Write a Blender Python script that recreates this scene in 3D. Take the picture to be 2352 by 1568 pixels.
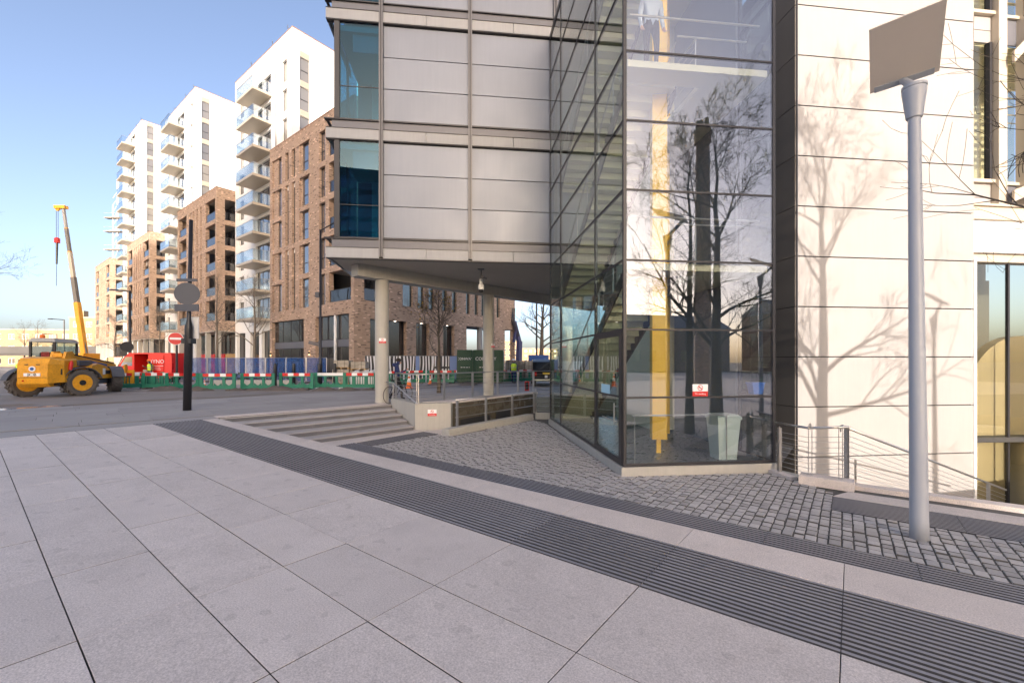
import bpy, bmesh, math, random
from mathutils import Vector, Matrix
random.seed(7)
R = math.radians
sc = bpy.context.scene
for o in list(bpy.data.objects): bpy.data.objects.remove(o)
COL = sc.collection

# ---------------------------------------------------------------- camera, sky, sun, exposure
EYE = 1.7
cam_d = bpy.data.cameras.new('camera'); cam = bpy.data.objects.new('camera', cam_d); COL.objects.link(cam)
cam.location = (0, 0, EYE); cam.rotation_euler = (R(90), 0, 0)
cam_d.sensor_width = 36; cam_d.lens = 36*1000/2352; cam_d.shift_y = 44/2352
cam_d.clip_start = .05; cam_d.clip_end = 3000
sc.camera = cam
SUN_AZ, SUN_EL = 177.0, 12.0
w = bpy.data.worlds.new('World'); sc.world = w; w.use_nodes = True
nt = w.node_tree; nt.nodes.clear()
sky = nt.nodes.new('ShaderNodeTexSky'); sky.sky_type = 'NISHITA'; sky.sun_disc = False
sky.sun_elevation = R(SUN_EL); sky.sun_rotation = R(SUN_AZ)
sky.air_density = .6; sky.dust_density = 3.5; sky.ozone_density = .5; sky.altitude = 50
bg = nt.nodes.new('ShaderNodeBackground'); bg.inputs[1].default_value = .15
wo = nt.nodes.new('ShaderNodeOutputWorld')
nt.links.new(sky.outputs[0], bg.inputs[0]); nt.links.new(bg.outputs[0], wo.inputs[0])
sl = bpy.data.lights.new('sun', 'SUN'); sl.energy = 2.2; sl.angle = R(.5); sl.color = (1, .93, .83)
sun = bpy.data.objects.new('sun', sl); COL.objects.link(sun); sun.location = (0, -30, 60)
_d = Vector((math.sin(R(SUN_AZ+180))*math.cos(R(SUN_EL)), math.cos(R(SUN_AZ+180))*math.cos(R(SUN_EL)), -math.sin(R(SUN_EL))))
sun.rotation_euler = _d.to_track_quat('-Z', 'Y').to_euler()
sc.view_settings.view_transform = 'Standard'; sc.view_settings.look = 'None'
sc.view_settings.gamma = 1; sc.view_settings.use_curve_mapping = False
sc.view_settings.exposure = 1.57
sc.view_settings.use_white_balance = True; sc.view_settings.white_balance_temperature = 6650; sc.view_settings.white_balance_tint = 15
sc.render.engine = 'CYCLES'
sc.cycles.max_bounces = 8; sc.cycles.transparent_max_bounces = 24; sc.cycles.glossy_bounces = 4

# ---------------------------------------------------------------- materials
def _mat(name):
    m = bpy.data.materials.new(name); m.use_nodes = True; m.node_tree.nodes.clear()
    n = m.node_tree.nodes; l = m.node_tree.links
    return m, n, l, n.new('ShaderNodeOutputMaterial')
def _coords(n, l):
    tc = n.new('ShaderNodeTexCoord'); oi = n.new('ShaderNodeObjectInfo')
    mu = n.new('ShaderNodeMath'); mu.operation = 'MULTIPLY'; mu.inputs[1].default_value = 37
    l.new(oi.outputs['Random'], mu.inputs[0])
    ad = n.new('ShaderNodeVectorMath'); ad.operation = 'ADD'
    l.new(tc.outputs['Object'], ad.inputs[0]); l.new(mu.outputs[0], ad.inputs[1])
    return ad.outputs[0], oi.outputs['Random'], tc.outputs['Object']
def _math(n, l, op, a, b=None):
    x = n.new('ShaderNodeMath'); x.operation = op
    for i, v in enumerate((a, b)):
        if v is None: continue
        if isinstance(v, (int, float)): x.inputs[i].default_value = v
        else: l.new(v, x.inputs[i])
    return x.outputs[0]
def _noise(n, l, vec, scale, detail=3, rough=.6):
    t = n.new('ShaderNodeTexNoise'); t.inputs['Scale'].default_value = scale
    t.inputs['Detail'].default_value = detail; t.inputs['Roughness'].default_value = rough
    l.new(vec, t.inputs['Vector']); return t.outputs['Fac']
def _scale(n, l, col, fac):
    x = n.new('ShaderNodeVectorMath'); x.operation = 'SCALE'
    if isinstance(col, tuple): x.inputs[0].default_value = col
    else: l.new(col, x.inputs[0])
    l.new(fac, x.inputs['Scale']); return x.outputs[0]
def M_(name, col, rough=.6, metal=0., var=0., vs=3., rnd=0., bump=0., bs=40., spec=.5, speck=0., ss=220., streak=0., coat=0., spots=0.):
    """painted / stone / metal surface: large stains (var), fine speckle, streaks running down, a tone of its own for each object (rnd)"""
    m, n, l, out = _mat(name)
    p = n.new('ShaderNodeBsdfPrincipled'); l.new(p.outputs[0], out.inputs[0])
    p.inputs['Roughness'].default_value = rough; p.inputs['Metallic'].default_value = metal
    p.inputs['Specular IOR Level'].default_value = spec; p.inputs['Coat Weight'].default_value = coat
    c = tuple(col); p.inputs['Base Color'].default_value = (*c, 1)
    if var or rnd or bump or speck or streak or spots:
        v, rn, raw = _coords(n, l); f = None
        def acc(x):
            nonlocal f
            f = x if f is None else _math(n, l, 'MULTIPLY', f, x)
        def lin(x, a, mid=.5): return _math(n, l, 'ADD', _math(n, l, 'MULTIPLY', _math(n, l, 'SUBTRACT', x, mid), a), 1.)
        if var: acc(lin(_noise(n, l, v, vs, 5, .65), var*3))
        if speck: acc(lin(_noise(n, l, v, ss, 2, .8), speck*4))
        if spots:      # old gum and drip marks
            s_ = _math(n, l, 'GREATER_THAN', _noise(n, l, v, 5.5, 1, .4), .70)
            s2 = _math(n, l, 'GREATER_THAN', _noise(n, l, v, 1.3, 5, .7), .58)
            acc(_math(n, l, 'SUBTRACT', 1., _math(n, l, 'ADD', _math(n, l, 'MULTIPLY', s_, spots), _math(n, l, 'MULTIPLY', s2, spots*.35))))
        if rnd: acc(lin(rn, rnd*2))
        if streak:
            mp = n.new('ShaderNodeMapping'); mp.inputs['Scale'].default_value = (7, 7, .35); l.new(v, mp.inputs[0])
            acc(lin(_noise(n, l, mp.outputs[0], 1.6, 4, .7), streak*3))
        if f is not None: l.new(_scale(n, l, c, f), p.inputs['Base Color'])
        if bump:
            b = n.new('ShaderNodeBump'); b.inputs['Strength'].default_value = bump; b.inputs['Distance'].default_value = .02
            l.new(_noise(n, l, v, bs, 4, .7), b.inputs['Height']); l.new(b.outputs[0], p.inputs['Normal'])
        if var and metal < .5:
            l.new(_math(n, l, 'ADD', _math(n, l, 'MULTIPLY', _noise(n, l, v, vs*1.7, 3), .25), rough-.125), p.inputs['Roughness'])
    return m
def BR_(name, c1, c2, mortar, odd=.1):
    """brick courses mapped on (x+y, z): right for walls along x and along y; a share of bricks burnt dark, a few pale"""
    m, n, l, out = _mat(name)
    p = n.new('ShaderNodeBsdfPrincipled'); l.new(p.outputs[0], out.inputs[0]); p.inputs['Roughness'].default_value = .85
    tc = n.new('ShaderNodeTexCoord'); s = n.new('ShaderNodeSeparateXYZ'); l.new(tc.outputs['Object'], s.inputs[0])
    cb = n.new('ShaderNodeCombineXYZ'); l.new(_math(n, l, 'ADD', s.outputs[0], s.outputs[1]), cb.inputs[0]); l.new(s.outputs[2], cb.inputs[1])
    b = n.new('ShaderNodeTexBrick'); l.new(cb.outputs[0], b.inputs['Vector'])
    b.inputs['Scale'].default_value = 1; b.inputs['Brick Width'].default_value = .24; b.inputs['Row Height'].default_value = .083
    b.inputs['Mortar Size'].default_value = .007; b.inputs['Bias'].default_value = 0
    b.inputs['Color1'].default_value = (*c1, 1); b.inputs['Color2'].default_value = (*c2, 1); b.inputs['Mortar'].default_value = (*mortar, 1)
    # one random number per brick from a cell-snapped coordinate
    row = _math(n, l, 'FLOOR', _math(n, l, 'DIVIDE', s.outputs[2], .083))
    off = _math(n, l, 'MULTIPLY', _math(n, l, 'MODULO', row, 2.), .12)
    cx = _math(n, l, 'FLOOR', _math(n, l, 'DIVIDE', _math(n, l, 'ADD', _math(n, l, 'ADD', s.outputs[0], s.outputs[1]), off), .24))
    c2b = n.new('ShaderNodeCombineXYZ'); l.new(cx, c2b.inputs[0]); l.new(row, c2b.inputs[1])
    wn = n.new('ShaderNodeTexWhiteNoise'); wn.noise_dimensions = '2D'; l.new(c2b.outputs[0], wn.inputs['Vector'])
    dark = _math(n, l, 'LESS_THAN', wn.outputs['Value'], odd); pale = _math(n, l, 'GREATER_THAN', wn.outputs['Value'], 1-odd*.45)
    f = _math(n, l, 'ADD', _math(n, l, 'SUBTRACT', 1., _math(n, l, 'MULTIPLY', dark, .52)), _math(n, l, 'MULTIPLY', pale, .7))
    f = _math(n, l, 'MULTIPLY', f, _math(n, l, 'ADD', _math(n, l, 'MULTIPLY', _noise(n, l, tc.outputs['Object'], .5, 4), .5), .75))
    l.new(_scale(n, l, b.outputs['Color'], f), p.inputs['Base Color'])
    bp = n.new('ShaderNodeBump'); bp.inputs['Strength'].default_value = .5; bp.inputs['Distance'].default_value = .02; bp.invert = True
    l.new(b.outputs['Fac'], bp.inputs['Height']); l.new(bp.outputs[0], p.inputs['Normal'])
    return m
def GL_(name, tint, refl=.12, gain=.9, gcol=(1, 1, 1), rough=0., wob=0.):
    """see-through pane: tinted transparency under a mirror that strengthens at a slant"""
    m, n, l, out = _mat(name)
    t = n.new('ShaderNodeBsdfTransparent'); t.inputs[0].default_value = (*tint, 1)
    g = n.new('ShaderNodeBsdfGlossy'); g.inputs[0].default_value = (*gcol, 1); g.inputs['Roughness'].default_value = rough
    fr = n.new('ShaderNodeLayerWeight'); fr.inputs[0].default_value = .5
    f = _math(n, l, 'MINIMUM', _math(n, l, 'ADD', _math(n, l, 'MULTIPLY', _math(n, l, 'POWER', fr.outputs['Facing'], 4.), gain), refl), 1.)
    mx = n.new('ShaderNodeMixShader'); l.new(f, mx.inputs[0]); l.new(t.outputs[0], mx.inputs[1]); l.new(g.outputs[0], mx.inputs[2])
    l.new(mx.outputs[0], out.inputs[0])
    if wob:
        v, rn, raw = _coords(n, l); b = n.new('ShaderNodeBump'); b.inputs['Strength'].default_value = wob; b.inputs['Distance'].default_value = .02
        l.new(_noise(n, l, v, .9, 1), b.inputs['Height']); l.new(b.outputs[0], g.inputs['Normal'])
    return m
def NET_(name, col, fac):
    """woven net: half open, half cloth"""
    m, n, l, out = _mat(name); t = n.new('ShaderNodeBsdfTransparent'); d = n.new('ShaderNodeBsdfDiffuse'); d.inputs[0].default_value = (*col, 1)
    v, rn, raw = _coords(n, l); mx = n.new('ShaderNodeMixShader'); l.new(_math(n, l, 'ADD', _math(n, l, 'MULTIPLY', _noise(n, l, v, 2., 3), .5), fac-.25), mx.inputs[0])
    l.new(t.outputs[0], mx.inputs[1]); l.new(d.outputs[0], mx.inputs[2]); l.new(mx.outputs[0], out.inputs[0]); return m
def DG_(name, col, refl=.15, gain=1.2, rough=.02, rnd=.3):
    """window with a dark room behind, seen from afar: mirror over a dark body"""
    m, n, l, out = _mat(name)
    d = n.new('ShaderNodeBsdfDiffuse'); g = n.new('ShaderNodeBsdfGlossy'); g.inputs['Roughness'].default_value = rough
    v, rn, raw = _coords(n, l)
    l.new(_scale(n, l, tuple(col), _math(n, l, 'ADD', _math(n, l, 'MULTIPLY', rn, rnd*2), 1-rnd)), d.inputs[0])
    fr = n.new('ShaderNodeFresnel'); fr.inputs[0].default_value = 1.5
    f = _math(n, l, 'MINIMUM', _math(n, l, 'ADD', _math(n, l, 'MULTIPLY', fr.outputs[0], gain), refl), 1.)
    mx = n.new('ShaderNodeMixShader'); l.new(f, mx.inputs[0]); l.new(d.outputs[0], mx.inputs[1]); l.new(g.outputs[0], mx.inputs[2])
    l.new(mx.outputs[0], out.inputs[0]); return m
def EM_(name, col, s):
    m, n, l, out = _mat(name); e = n.new('ShaderNodeEmission'); e.inputs[0].default_value = (*col, 1); e.inputs[1].default_value = s
    l.new(e.outputs[0], out.inputs[0]); return m
def ZEB_(name):
    """printed hoarding: wavering black and white zebra stripes"""
    m, n, l, out = _mat(name); p = n.new('ShaderNodeBsdfPrincipled'); l.new(p.outputs[0], out.inputs[0]); p.inputs['Roughness'].default_value = .45
    tc = n.new('ShaderNodeTexCoord'); oi = n.new('ShaderNodeObjectInfo')
    ad = n.new('ShaderNodeVectorMath'); ad.operation = 'ADD'; l.new(tc.outputs['Object'], ad.inputs[0])
    l.new(_math(n, l, 'MULTIPLY', oi.outputs['Random'], 19.), ad.inputs[1])
    mp = n.new('ShaderNodeMapping'); mp.inputs['Scale'].default_value = (1.5, 1, .42); l.new(ad.outputs[0], mp.inputs[0])
    wv = n.new('ShaderNodeTexWave'); wv.inputs['Scale'].default_value = .8; wv.inputs['Distortion'].default_value = 6.5
    wv.inputs['Detail'].default_value = 1; wv.inputs['Detail Scale'].default_value = .9; l.new(mp.outputs[0], wv.inputs[0])
    cr = n.new('ShaderNodeValToRGB'); cr.color_ramp.elements[0].position = .54; cr.color_ramp.elements[1].position = .58
    cr.color_ramp.elements[0].color = (.012, .012, .014, 1); cr.color_ramp.elements[1].color = (.62, .63, .66, 1)
    l.new(wv.outputs['Fac'], cr.inputs[0]); l.new(cr.outputs[0], p.inputs['Base Color']); return m

mt = {}
mt['granite'] = M_('granite', (.57, .52, .49), .66, var=.11, vs=2.2, rnd=.055, speck=.34, ss=75, spots=.13, bump=.08, bs=160)
mt['granite_edge'] = M_('granite_edge', (.58, .52, .48), .66, var=.11, vs=2.2, rnd=.06, speck=.3, ss=75, spots=.08, bump=.08, bs=160)
mt['granite_riser_shade'] = M_('granite_riser_shade', (.14, .138, .145), .65, var=.12, vs=2., rnd=.12, speck=.10, ss=130, bump=.1, bs=120)  # step granite with the shade on the risers put into its colour
mt['granite_tread_lit'] = M_('granite_tread_lit', (.41, .385, .37), .66, var=.12, vs=2., rnd=.08, speck=.2, ss=75)  # same step granite, with the sky light on the treads put into its colour
mt['slate'] = M_('slate', (.245, .245, .268), .55, var=.14, vs=1.5, rnd=.1, speck=.1, ss=160)
mt['sett'] = M_('sett', (.40, .385, .375), .72, var=.16, vs=6, rnd=.22, speck=.14, ss=120, bump=.35, bs=45)
mt['sett_bulk'] = M_('sett_bulk', (.40, .385, .375), .7, var=.25, vs=7, speck=.14, ss=120, bump=.35, bs=45)
mt['joint'] = M_('joint', (.07, .067, .063), .9, var=.25, vs=9)
mt['sand_joint'] = M_('sand_joint', (.10, .095, .088), .95, var=.3, vs=14)
mt['groove'] = M_('groove', (.05, .05, .054), .9, var=.25, vs=9)
mt['soil'] = M_('soil', (.12, .10, .085), .95, var=.3, vs=2)
mt['asphalt'] = M_('asphalt', (.235, .215, .20), .85, var=.2, vs=.5, speck=.08, ss=90)
mt['plaza'] = M_('plaza', (.31, .295, .285), .75, var=.12, vs=.6, speck=.06, ss=90, rnd=.1)
mt['concrete'] = M_('concrete', (.40, .385, .345), .8, var=.1, vs=1.5, streak=.1, speck=.05, ss=60)
mt['concrete_dark'] = M_('concrete_dark', (.27, .265, .25), .85, var=.15, vs=1., streak=.12)
mt['soffit'] = M_('soffit', (.42, .38, .325), .85, var=.12, vs=.6)
mt['fascia'] = M_('fascia', (.33, .335, .345), .55, var=.06, vs=1, streak=.08)
mt['band'] = M_('band', (.13, .132, .15), .42, metal=.15, streak=.05)
mt['frame'] = M_('frame', (.032, .031, .035), .4, metal=.1)
mt['frame_mid'] = M_('frame_mid', (.14, .14, .15), .4, metal=.2)
mt['panel'] = M_('panel', (.205, .226, .27), .42, metal=.2, var=.03, vs=.6, rnd=.05, streak=.05)
mt['stone_panel'] = M_('stone_panel', (.315, .30, .287), .55, var=.05, vs=.9, rnd=.035, streak=.04)
mt['stone_dark'] = M_('stone_dark', (.165, .148, .13), .5, var=.06, vs=.9, rnd=.06)
mt['ramp_stone'] = M_('ramp_stone', (.10, .085, .06), .28, var=.1, vs=.8, streak=.1)
mt['viaduct'] = M_('viaduct', (.09, .088, .088), .85, var=.15, vs=.3)  # darker than plain concrete: the shade on the bridge is put into the colour
mt['white'] = M_('white', (.80, .79, .76), .6, var=.03, vs=.5)
mt['white_paint'] = M_('white_paint', (.72, .72, .70), .5, var=.08, vs=5)
mt['brick'] = BR_('brick', (.36, .24, .17), (.44, .31, .225), (.39, .32, .26), .075)
mt['brick_far'] = BR_('brick_far', (.36, .235, .125), (.42, .28, .155), (.36, .3, .22), .04)
mt['brick_cap'] = M_('brick_cap', (.3, .17, .11), .7, var=.1, vs=2)
mt['glass'] = GL_('glass', (.92, .95, .94), .13, .9, gcol=(.92, .92, 1), wob=.006)
mt['glass_side'] = GL_('glass_side', (.80, .88, .88), .05, .9, wob=.01)
mt['glass_teal'] = GL_('glass_teal', (.2, .52, .66), .03, .5, gcol=(.7, .92, 1))
mt['glass_balcony'] = GL_('glass_balcony', (.82, .89, .92), .22, .8, gcol=(.95, .98, 1))
mt['glass_guard'] = GL_('glass_guard', (.30, .33, .40), .1, .8)
mt['window'] = DG_('window', (.035, .04, .05), .42, 1.)
mt['window_pale'] = DG_('window_pale', (.20, .19, .175), .16, 1.)
mt['window_teal'] = DG_('window_teal', (.03, .10, .115), .2, 1.)
mt['window_shop'] = DG_('window_shop', (.03, .03, .032), .08, .9)
mt['window_green'] = GL_('window_green', (.88, .88, .80), .05, .6)
mt['blind'] = M_('blind', (.5, .44, .4), .8)
mt['yellow'] = M_('yellow', (.88, .50, .004), .38, coat=.3)
mt['jcb'] = M_('jcb', (.74, .33, .010), .46, var=.22, vs=3.5, speck=.12, ss=14, coat=.2)
mt['steel'] = M_('steel', (.52, .51, .50), .28, metal=.9, var=.05, vs=6)
mt['lamp_paint'] = M_('lamp_paint', (.36, .385, .43), .42, metal=.0, var=.03, vs=3)
mt['lamp_panel'] = M_('lamp_panel', (.86, .76, .65), .5, var=.03, vs=2)
mt['black'] = M_('black', (.016, .016, .019), .38)
mt['black_matt'] = M_('black_matt', (.02, .02, .022), .8)
mt['rubber'] = M_('rubber', (.10, .088, .078), .85, var=.25, vs=4)
mt['plastic_dark'] = M_('plastic_dark', (.075, .08, .095), .6)
mt['red'] = M_('red', (.62, .02, .016), .4, var=.05, vs=3)
mt['brightred'] = M_('brightred', (.75, .02, .012), .3, coat=.4)
mt['orange'] = M_('orange', (.85, .16, .02), .5)
mt['green'] = M_('green', (.012, .17, .105), .5, var=.15, vs=3)
mt['darkgreen'] = M_('darkgreen', (.006, .055, .028), .4, var=.1, vs=1)
mt['blue'] = M_('blue', (.03, .10, .32), .5, var=.1, vs=2)
mt['blue_mesh'] = NET_('blue_mesh', (.025, .10, .32), .4)
mt['blue_light'] = M_('blue_light', (.14, .22, .44), .55, var=.08, vs=1)
mt['blue_tub'] = M_('blue_tub', (.02, .14, .55), .4)
mt['navy'] = M_('navy', (.02, .032, .11), .85, var=.2, vs=9)
mt['crane_blue'] = M_('crane_blue', (.035, .04, .11), .4, var=.2, vs=2)
mt['trousers'] = M_('trousers', (.018, .018, .02), .9)
mt['skin'] = M_('skin', (.50, .28, .2), .6)
mt['hair'] = M_('hair', (.025, .017, .012), .8)
mt['shirt'] = M_('shirt', (.55, .6, .7), .8)
mt['hivis'] = M_('hivis', (.62, .85, .05), .6)
mt['hivis_orange'] = M_('hivis_orange', (.9, .2, .03), .6)
mt['bark'] = M_('bark', (.095, .078, .062), .9, var=.2, vs=6)
mt['bark_grey'] = M_('bark_grey', (.17, .145, .115), .9, var=.2, vs=6)
mt['leaf'] = M_('leaf', (.42, .26, .03), .6, var=.3, vs=2)
mt['hedge'] = M_('hedge', (.04, .06, .025), .8, var=.3, vs=3)
mt['floor_tile'] = M_('floor_tile', (.12, .13, .135), .3, var=.06, vs=2)
mt['interior'] = M_('interior', (.62, .60, .48), .7)
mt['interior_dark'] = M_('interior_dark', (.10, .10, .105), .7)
mt['tread'] = M_('tread', (.62, .60, .44), .7)
mt['bin'] = M_('bin', (.60, .68, .66), .3)
mt['paper'] = M_('paper', (.42, .68, .78), .7)
mt['sign_white'] = M_('sign_white', (.8, .8, .8), .45)
mt['zebra'] = ZEB_('zebra')
mt['pallet'] = M_('pallet', (.36, .32, .26), .8, var=.2, vs=4, rnd=.15)
mt['timber'] = M_('timber', (.42, .27, .12), .75, var=.1, vs=3)
mt['sack'] = M_('sack', (.55, .55, .53), .7, var=.2, vs=4)
mt['taxi'] = M_('taxi', (.012, .012, .015), .18, coat=.8)
mt['car_glass'] = DG_('car_glass', (.02, .025, .03), .15, 1.)
mt['plate_yellow'] = M_('plate_yellow', (.75, .5, .03), .45)
mt['lens_red'] = M_('lens_red', (.5, .01, .01), .2)
mt['lit_warm'] = EM_('lit_warm', (1, .62, .25), 3.)
mt['lit_spot'] = EM_('lit_spot', (1, .9, .75), 4.)
mt['beige_wall'] = M_('beige_wall', (.40, .335, .25), .7, var=.05, vs=.8)
mt['beige_metal'] = M_('beige_metal', (.50, .43, .34), .45, metal=.2)
mt['puddle'] = M_('puddle', (.4, .42, .46), .12, var=.3, vs=4)
mt['dirt'] = M_('dirt', (.20, .16, .13), .95, var=.35, vs=1.2, speck=.1, ss=60)
mt['mirror_tint'] = M_('mirror_tint', (.3, .3, .3), .3)

# ---------------------------------------------------------------- mesh builder
class MB:
    def __init__(s, *mats): s.v = []; s.f = []; s.m = []; s.mats = [mt[x] for x in mats]; s.T = None; s.smooth = False
    def _add(s, vs, fs, m=0):
        b = len(s.v)
        s.v += [tuple(s.T @ Vector(p)) if s.T else tuple(p) for p in vs]
        s.f += [tuple(b+i for i in f) for f in fs]; s.m += [m]*len(fs)
    def box(s, x0, x1, y0, y1, z0, z1, m=0):
        s._add([(x0,y0,z0),(x1,y0,z0),(x1,y1,z0),(x0,y1,z0),(x0,y0,z1),(x1,y0,z1),(x1,y1,z1),(x0,y1,z1)],
               [(0,3,2,1),(4,5,6,7),(0,1,5,4),(1,2,6,5),(2,3,7,6),(3,0,4,7)], m); return s
    def bbox(s, x0, x1, y0, y1, z0, z1, b=.01, m=0):
        """box with its upper edges chamfered"""
        s._add([(x0,y0,z0),(x1,y0,z0),(x1,y1,z0),(x0,y1,z0),(x0,y0,z1-b),(x1,y0,z1-b),(x1,y1,z1-b),(x0,y1,z1-b),
                (x0+b,y0+b,z1),(x1-b,y0+b,z1),(x1-b,y1-b,z1),(x0+b,y1-b,z1)],
               [(0,1,5,4),(1,2,6,5),(2,3,7,6),(3,0,4,7),(4,5,9,8),(5,6,10,9),(6,7,11,10),(7,4,8,11),(8,9,10,11)], m); return s
    def prism(s, poly, z0, z1, m=0):
        n = len(poly); g = lambda z, i: z[i] if isinstance(z, (list, tuple)) else z
        s._add([(x, y, g(z0, i)) for i, (x, y) in enumerate(poly)]+[(x, y, g(z1, i)) for i, (x, y) in enumerate(poly)],
               [tuple(range(n-1, -1, -1)), tuple(range(n, 2*n))]+[(i, (i+1) % n, n+(i+1) % n, n+i) for i in range(n)], m); return s
    def ext(s, poly, a0, a1, axis='x', m=0):
        """profile polygon in the other two axes (y,z) or (x,z), pushed along axis"""
        n = len(poly)
        P = (lambda a, p: (a, p[0], p[1])) if axis == 'x' else (lambda a, p: (p[0], a, p[1]))
        s._add([P(a0, p) for p in poly]+[P(a1, p) for p in poly],
               [tuple(range(n)), tuple(range(2*n-1, n-1, -1))]+[(i, n+i, n+(i+1) % n, (i+1) % n) for i in range(n)], m); return s
    def tube(s, p, q, r0, r1=None, n=8, m=0, cap=True):
        r1 = r0 if r1 is None else r1
        return s.path([p, q], [r0, r1], n, m, cap)
    def path(s, pts, rad, n=8, m=0, cap=True):
        pts = [Vector(p) for p in pts]; vs = []; fs = []
        if not isinstance(rad, (list, tuple)): rad = [rad]*len(pts)
        pu = None
        for i, p in enumerate(pts):
            d = (pts[min(i+1, len(pts)-1)]-pts[max(i-1, 0)]).normalized()
            u = d.cross(Vector((0, 0, 1))) if abs(d.z) < .95 else d.cross(Vector((1, 0, 0)))
            if pu is not None:
                u2 = pu-d*pu.dot(d)
                if u2.length > 1e-4: u = u2
            u.normalize(); pu = u; v = d.cross(u)
            for k in range(n):
                a = 2*math.pi*k/n; vs.append(p+(u*math.cos(a)+v*math.sin(a))*rad[i])
        for i in range(len(pts)-1):
            for k in range(n):
                k2 = (k+1) % n; fs.append((i*n+k, (i+1)*n+k, (i+1)*n+k2, i*n+k2))
        if cap: fs.append(tuple(range(n))); fs.append(tuple(len(vs)-1-k for k in range(n)))
        s._add(vs, fs, m); return s
    def lathe(s, prof, c=(0, 0, 0), n=16, m=0, T=None):
        vs = []; fs = []
        for (r, z) in prof:
            for k in range(n):
                a = 2*math.pi*k/n; p = Vector((r*math.cos(a), r*math.sin(a), z))
                if T: p = T @ p
                vs.append(p+Vector(c))
        for i in range(len(prof)-1):
            for k in range(n):
                k2 = (k+1) % n; fs.append((i*n+k, i*n+k2, (i+1)*n+k2, (i+1)*n+k))
        fs.append(tuple(n-1-k for k in range(n))); fs.append(tuple((len(prof)-1)*n+k for k in range(n)))
        s._add(vs, fs, m); return s
    def disc(s, c, r, d, th, n=24, m=0):
        d = Vector(d).normalized(); c = Vector(c); return s.path([c-d*th/2, c+d*th/2], [r, r], n, m)
    def quad(s, a, b, c, d, m=0): s._add([a, b, c, d], [(0, 1, 2, 3)], m); return s
    def mesh(s, name, smooth=False):
        me = bpy.data.meshes.new(name); me.from_pydata(s.v, [], s.f)
        for x in s.mats: me.materials.append(x)
        me.polygons.foreach_set('material_index', s.m)
        if smooth: me.polygons.foreach_set('use_smooth', [True]*len(s.f))
        me.update(); return me
    def build(s, name, parent=None, smooth=False):
        o = bpy.data.objects.new(name, s.mesh(name, smooth)); COL.objects.link(o); o.parent = parent; return o
def inst(name, me, parent, loc=(0, 0, 0), rot=(0, 0, 0), scale=(1, 1, 1)):
    o = bpy.data.objects.new(name, me); COL.objects.link(o); o.parent = parent; o.location = loc; o.rotation_euler = rot; o.scale = scale; return o
def tag(o, label=None, cat=None, group=None, kind=None):
    if label: o['label'] = label
    if cat: o['category'] = cat
    if group: o['group'] = group
    if kind: o['kind'] = kind
    return o
def thing(name, label, cat, loc=(0, 0, 0), rz=0, group=None):
    o = bpy.data.objects.new(name, None); COL.objects.link(o); o.location = loc; o.rotation_euler = (0, 0, R(rz))
    return tag(o, label, cat, group)
def copy_tree(o, parent=None):
    c = o.copy(); COL.objects.link(c)
    if parent: c.parent = parent
    for ch in list(o.children): copy_tree(ch, c)
    return c
def text(name, s, size, m, parent, loc, rot, ex=.004, align='CENTER'):
    cu = bpy.data.curves.new(name, 'FONT'); cu.body = s; cu.size = size; cu.extrude = ex; cu.align_x = align; cu.align_y = 'CENTER'; cu.resolution_u = 2
    o = bpy.data.objects.new(name, cu); COL.objects.link(o)
    me = bpy.data.meshes.new_from_object(o.evaluated_get(bpy.context.evaluated_depsgraph_get()))
    bpy.data.objects.remove(o); me.materials.clear(); me.materials.append(mt[m])
    return inst(name, me, parent, loc, rot)
def ax(az): return Vector((math.sin(R(az)), math.cos(R(az)), 0))
def ground_at(px, py, z=0.):
    """where a sight line of the photograph (2352 wide) meets the level z: used to survey positions"""
    d = Vector(((px-1176)/1000, 1, (828-py)/1000)); return Vector((0, 0, EYE))+d*((z-EYE)/d.z)
# ================================================================ SETTING: ground, road, paving, court
FX, FY = -8.73, 12.88              # top corner of the sloping forecourt, where it meets the level street
def poly_sheet(name, outer, z, m, holes=()):
    bm = bmesh.new(); edges = []
    for loop in (outer, *holes):
        vs = [bm.verts.new((x, y, z)) for x, y in loop]
        edges += [bm.edges.new((vs[i], vs[(i+1) % len(vs)])) for i in range(len(vs))]
    bmesh.ops.triangle_fill(bm, use_beauty=True, use_dissolve=False, edges=edges)
    for f in bm.faces:
        if f.normal.z < 0: f.normal_flip()
    me = bpy.data.meshes.new(name); bm.to_mesh(me); bm.free(); me.materials.append(mt[m])
    o = bpy.data.objects.new(name, me); COL.objects.link(o); return tag(o, kind='structure')
TR, P0 = (-4.65, 16.83), (-4.66, 16.98)
edge = [(-24.1, -6.8), (FX, FY), TR, P0, (-3.75, 15.55), (1.1, 20.35), (8.5, 21.2)]
poly_sheet('street_ground', [(-900, -400), (-24.1, -400)]+edge+[(900, 140), (900, 1500), (-900, 1500)], 0., 'plaza')
SUNK = [(5.62, 9.3), (5.95, 8.55), (6.35, 8.2), (8.0, 6.75), (10.3, 5.0), (22, 9.5), (22, 13.2), (8.0, 12.3)]
poly_sheet('lower_court', [(-24.1, -400), (900, -400), (900, 140)]+edge[::-1], -.68, 'sand_joint', [SUNK])
b = MB('concrete'); b.prism([(5.5, 9.4), (7.0, 6.4), (11, 4.5), (24, 9), (24, 13.8), (7.8, 13.0)], -3.1, -3.0)
tag(b.build('sunken_floor'), kind='structure')
# the far sunlit part of the court behind the photographer, a plain granite floor (seen mirrored in the glass)
b = MB('granite_edge'); b.box(7.2, 60, -60, 1.2, -.679, -.655); tag(b.build('terrace'), kind='structure')

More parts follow.
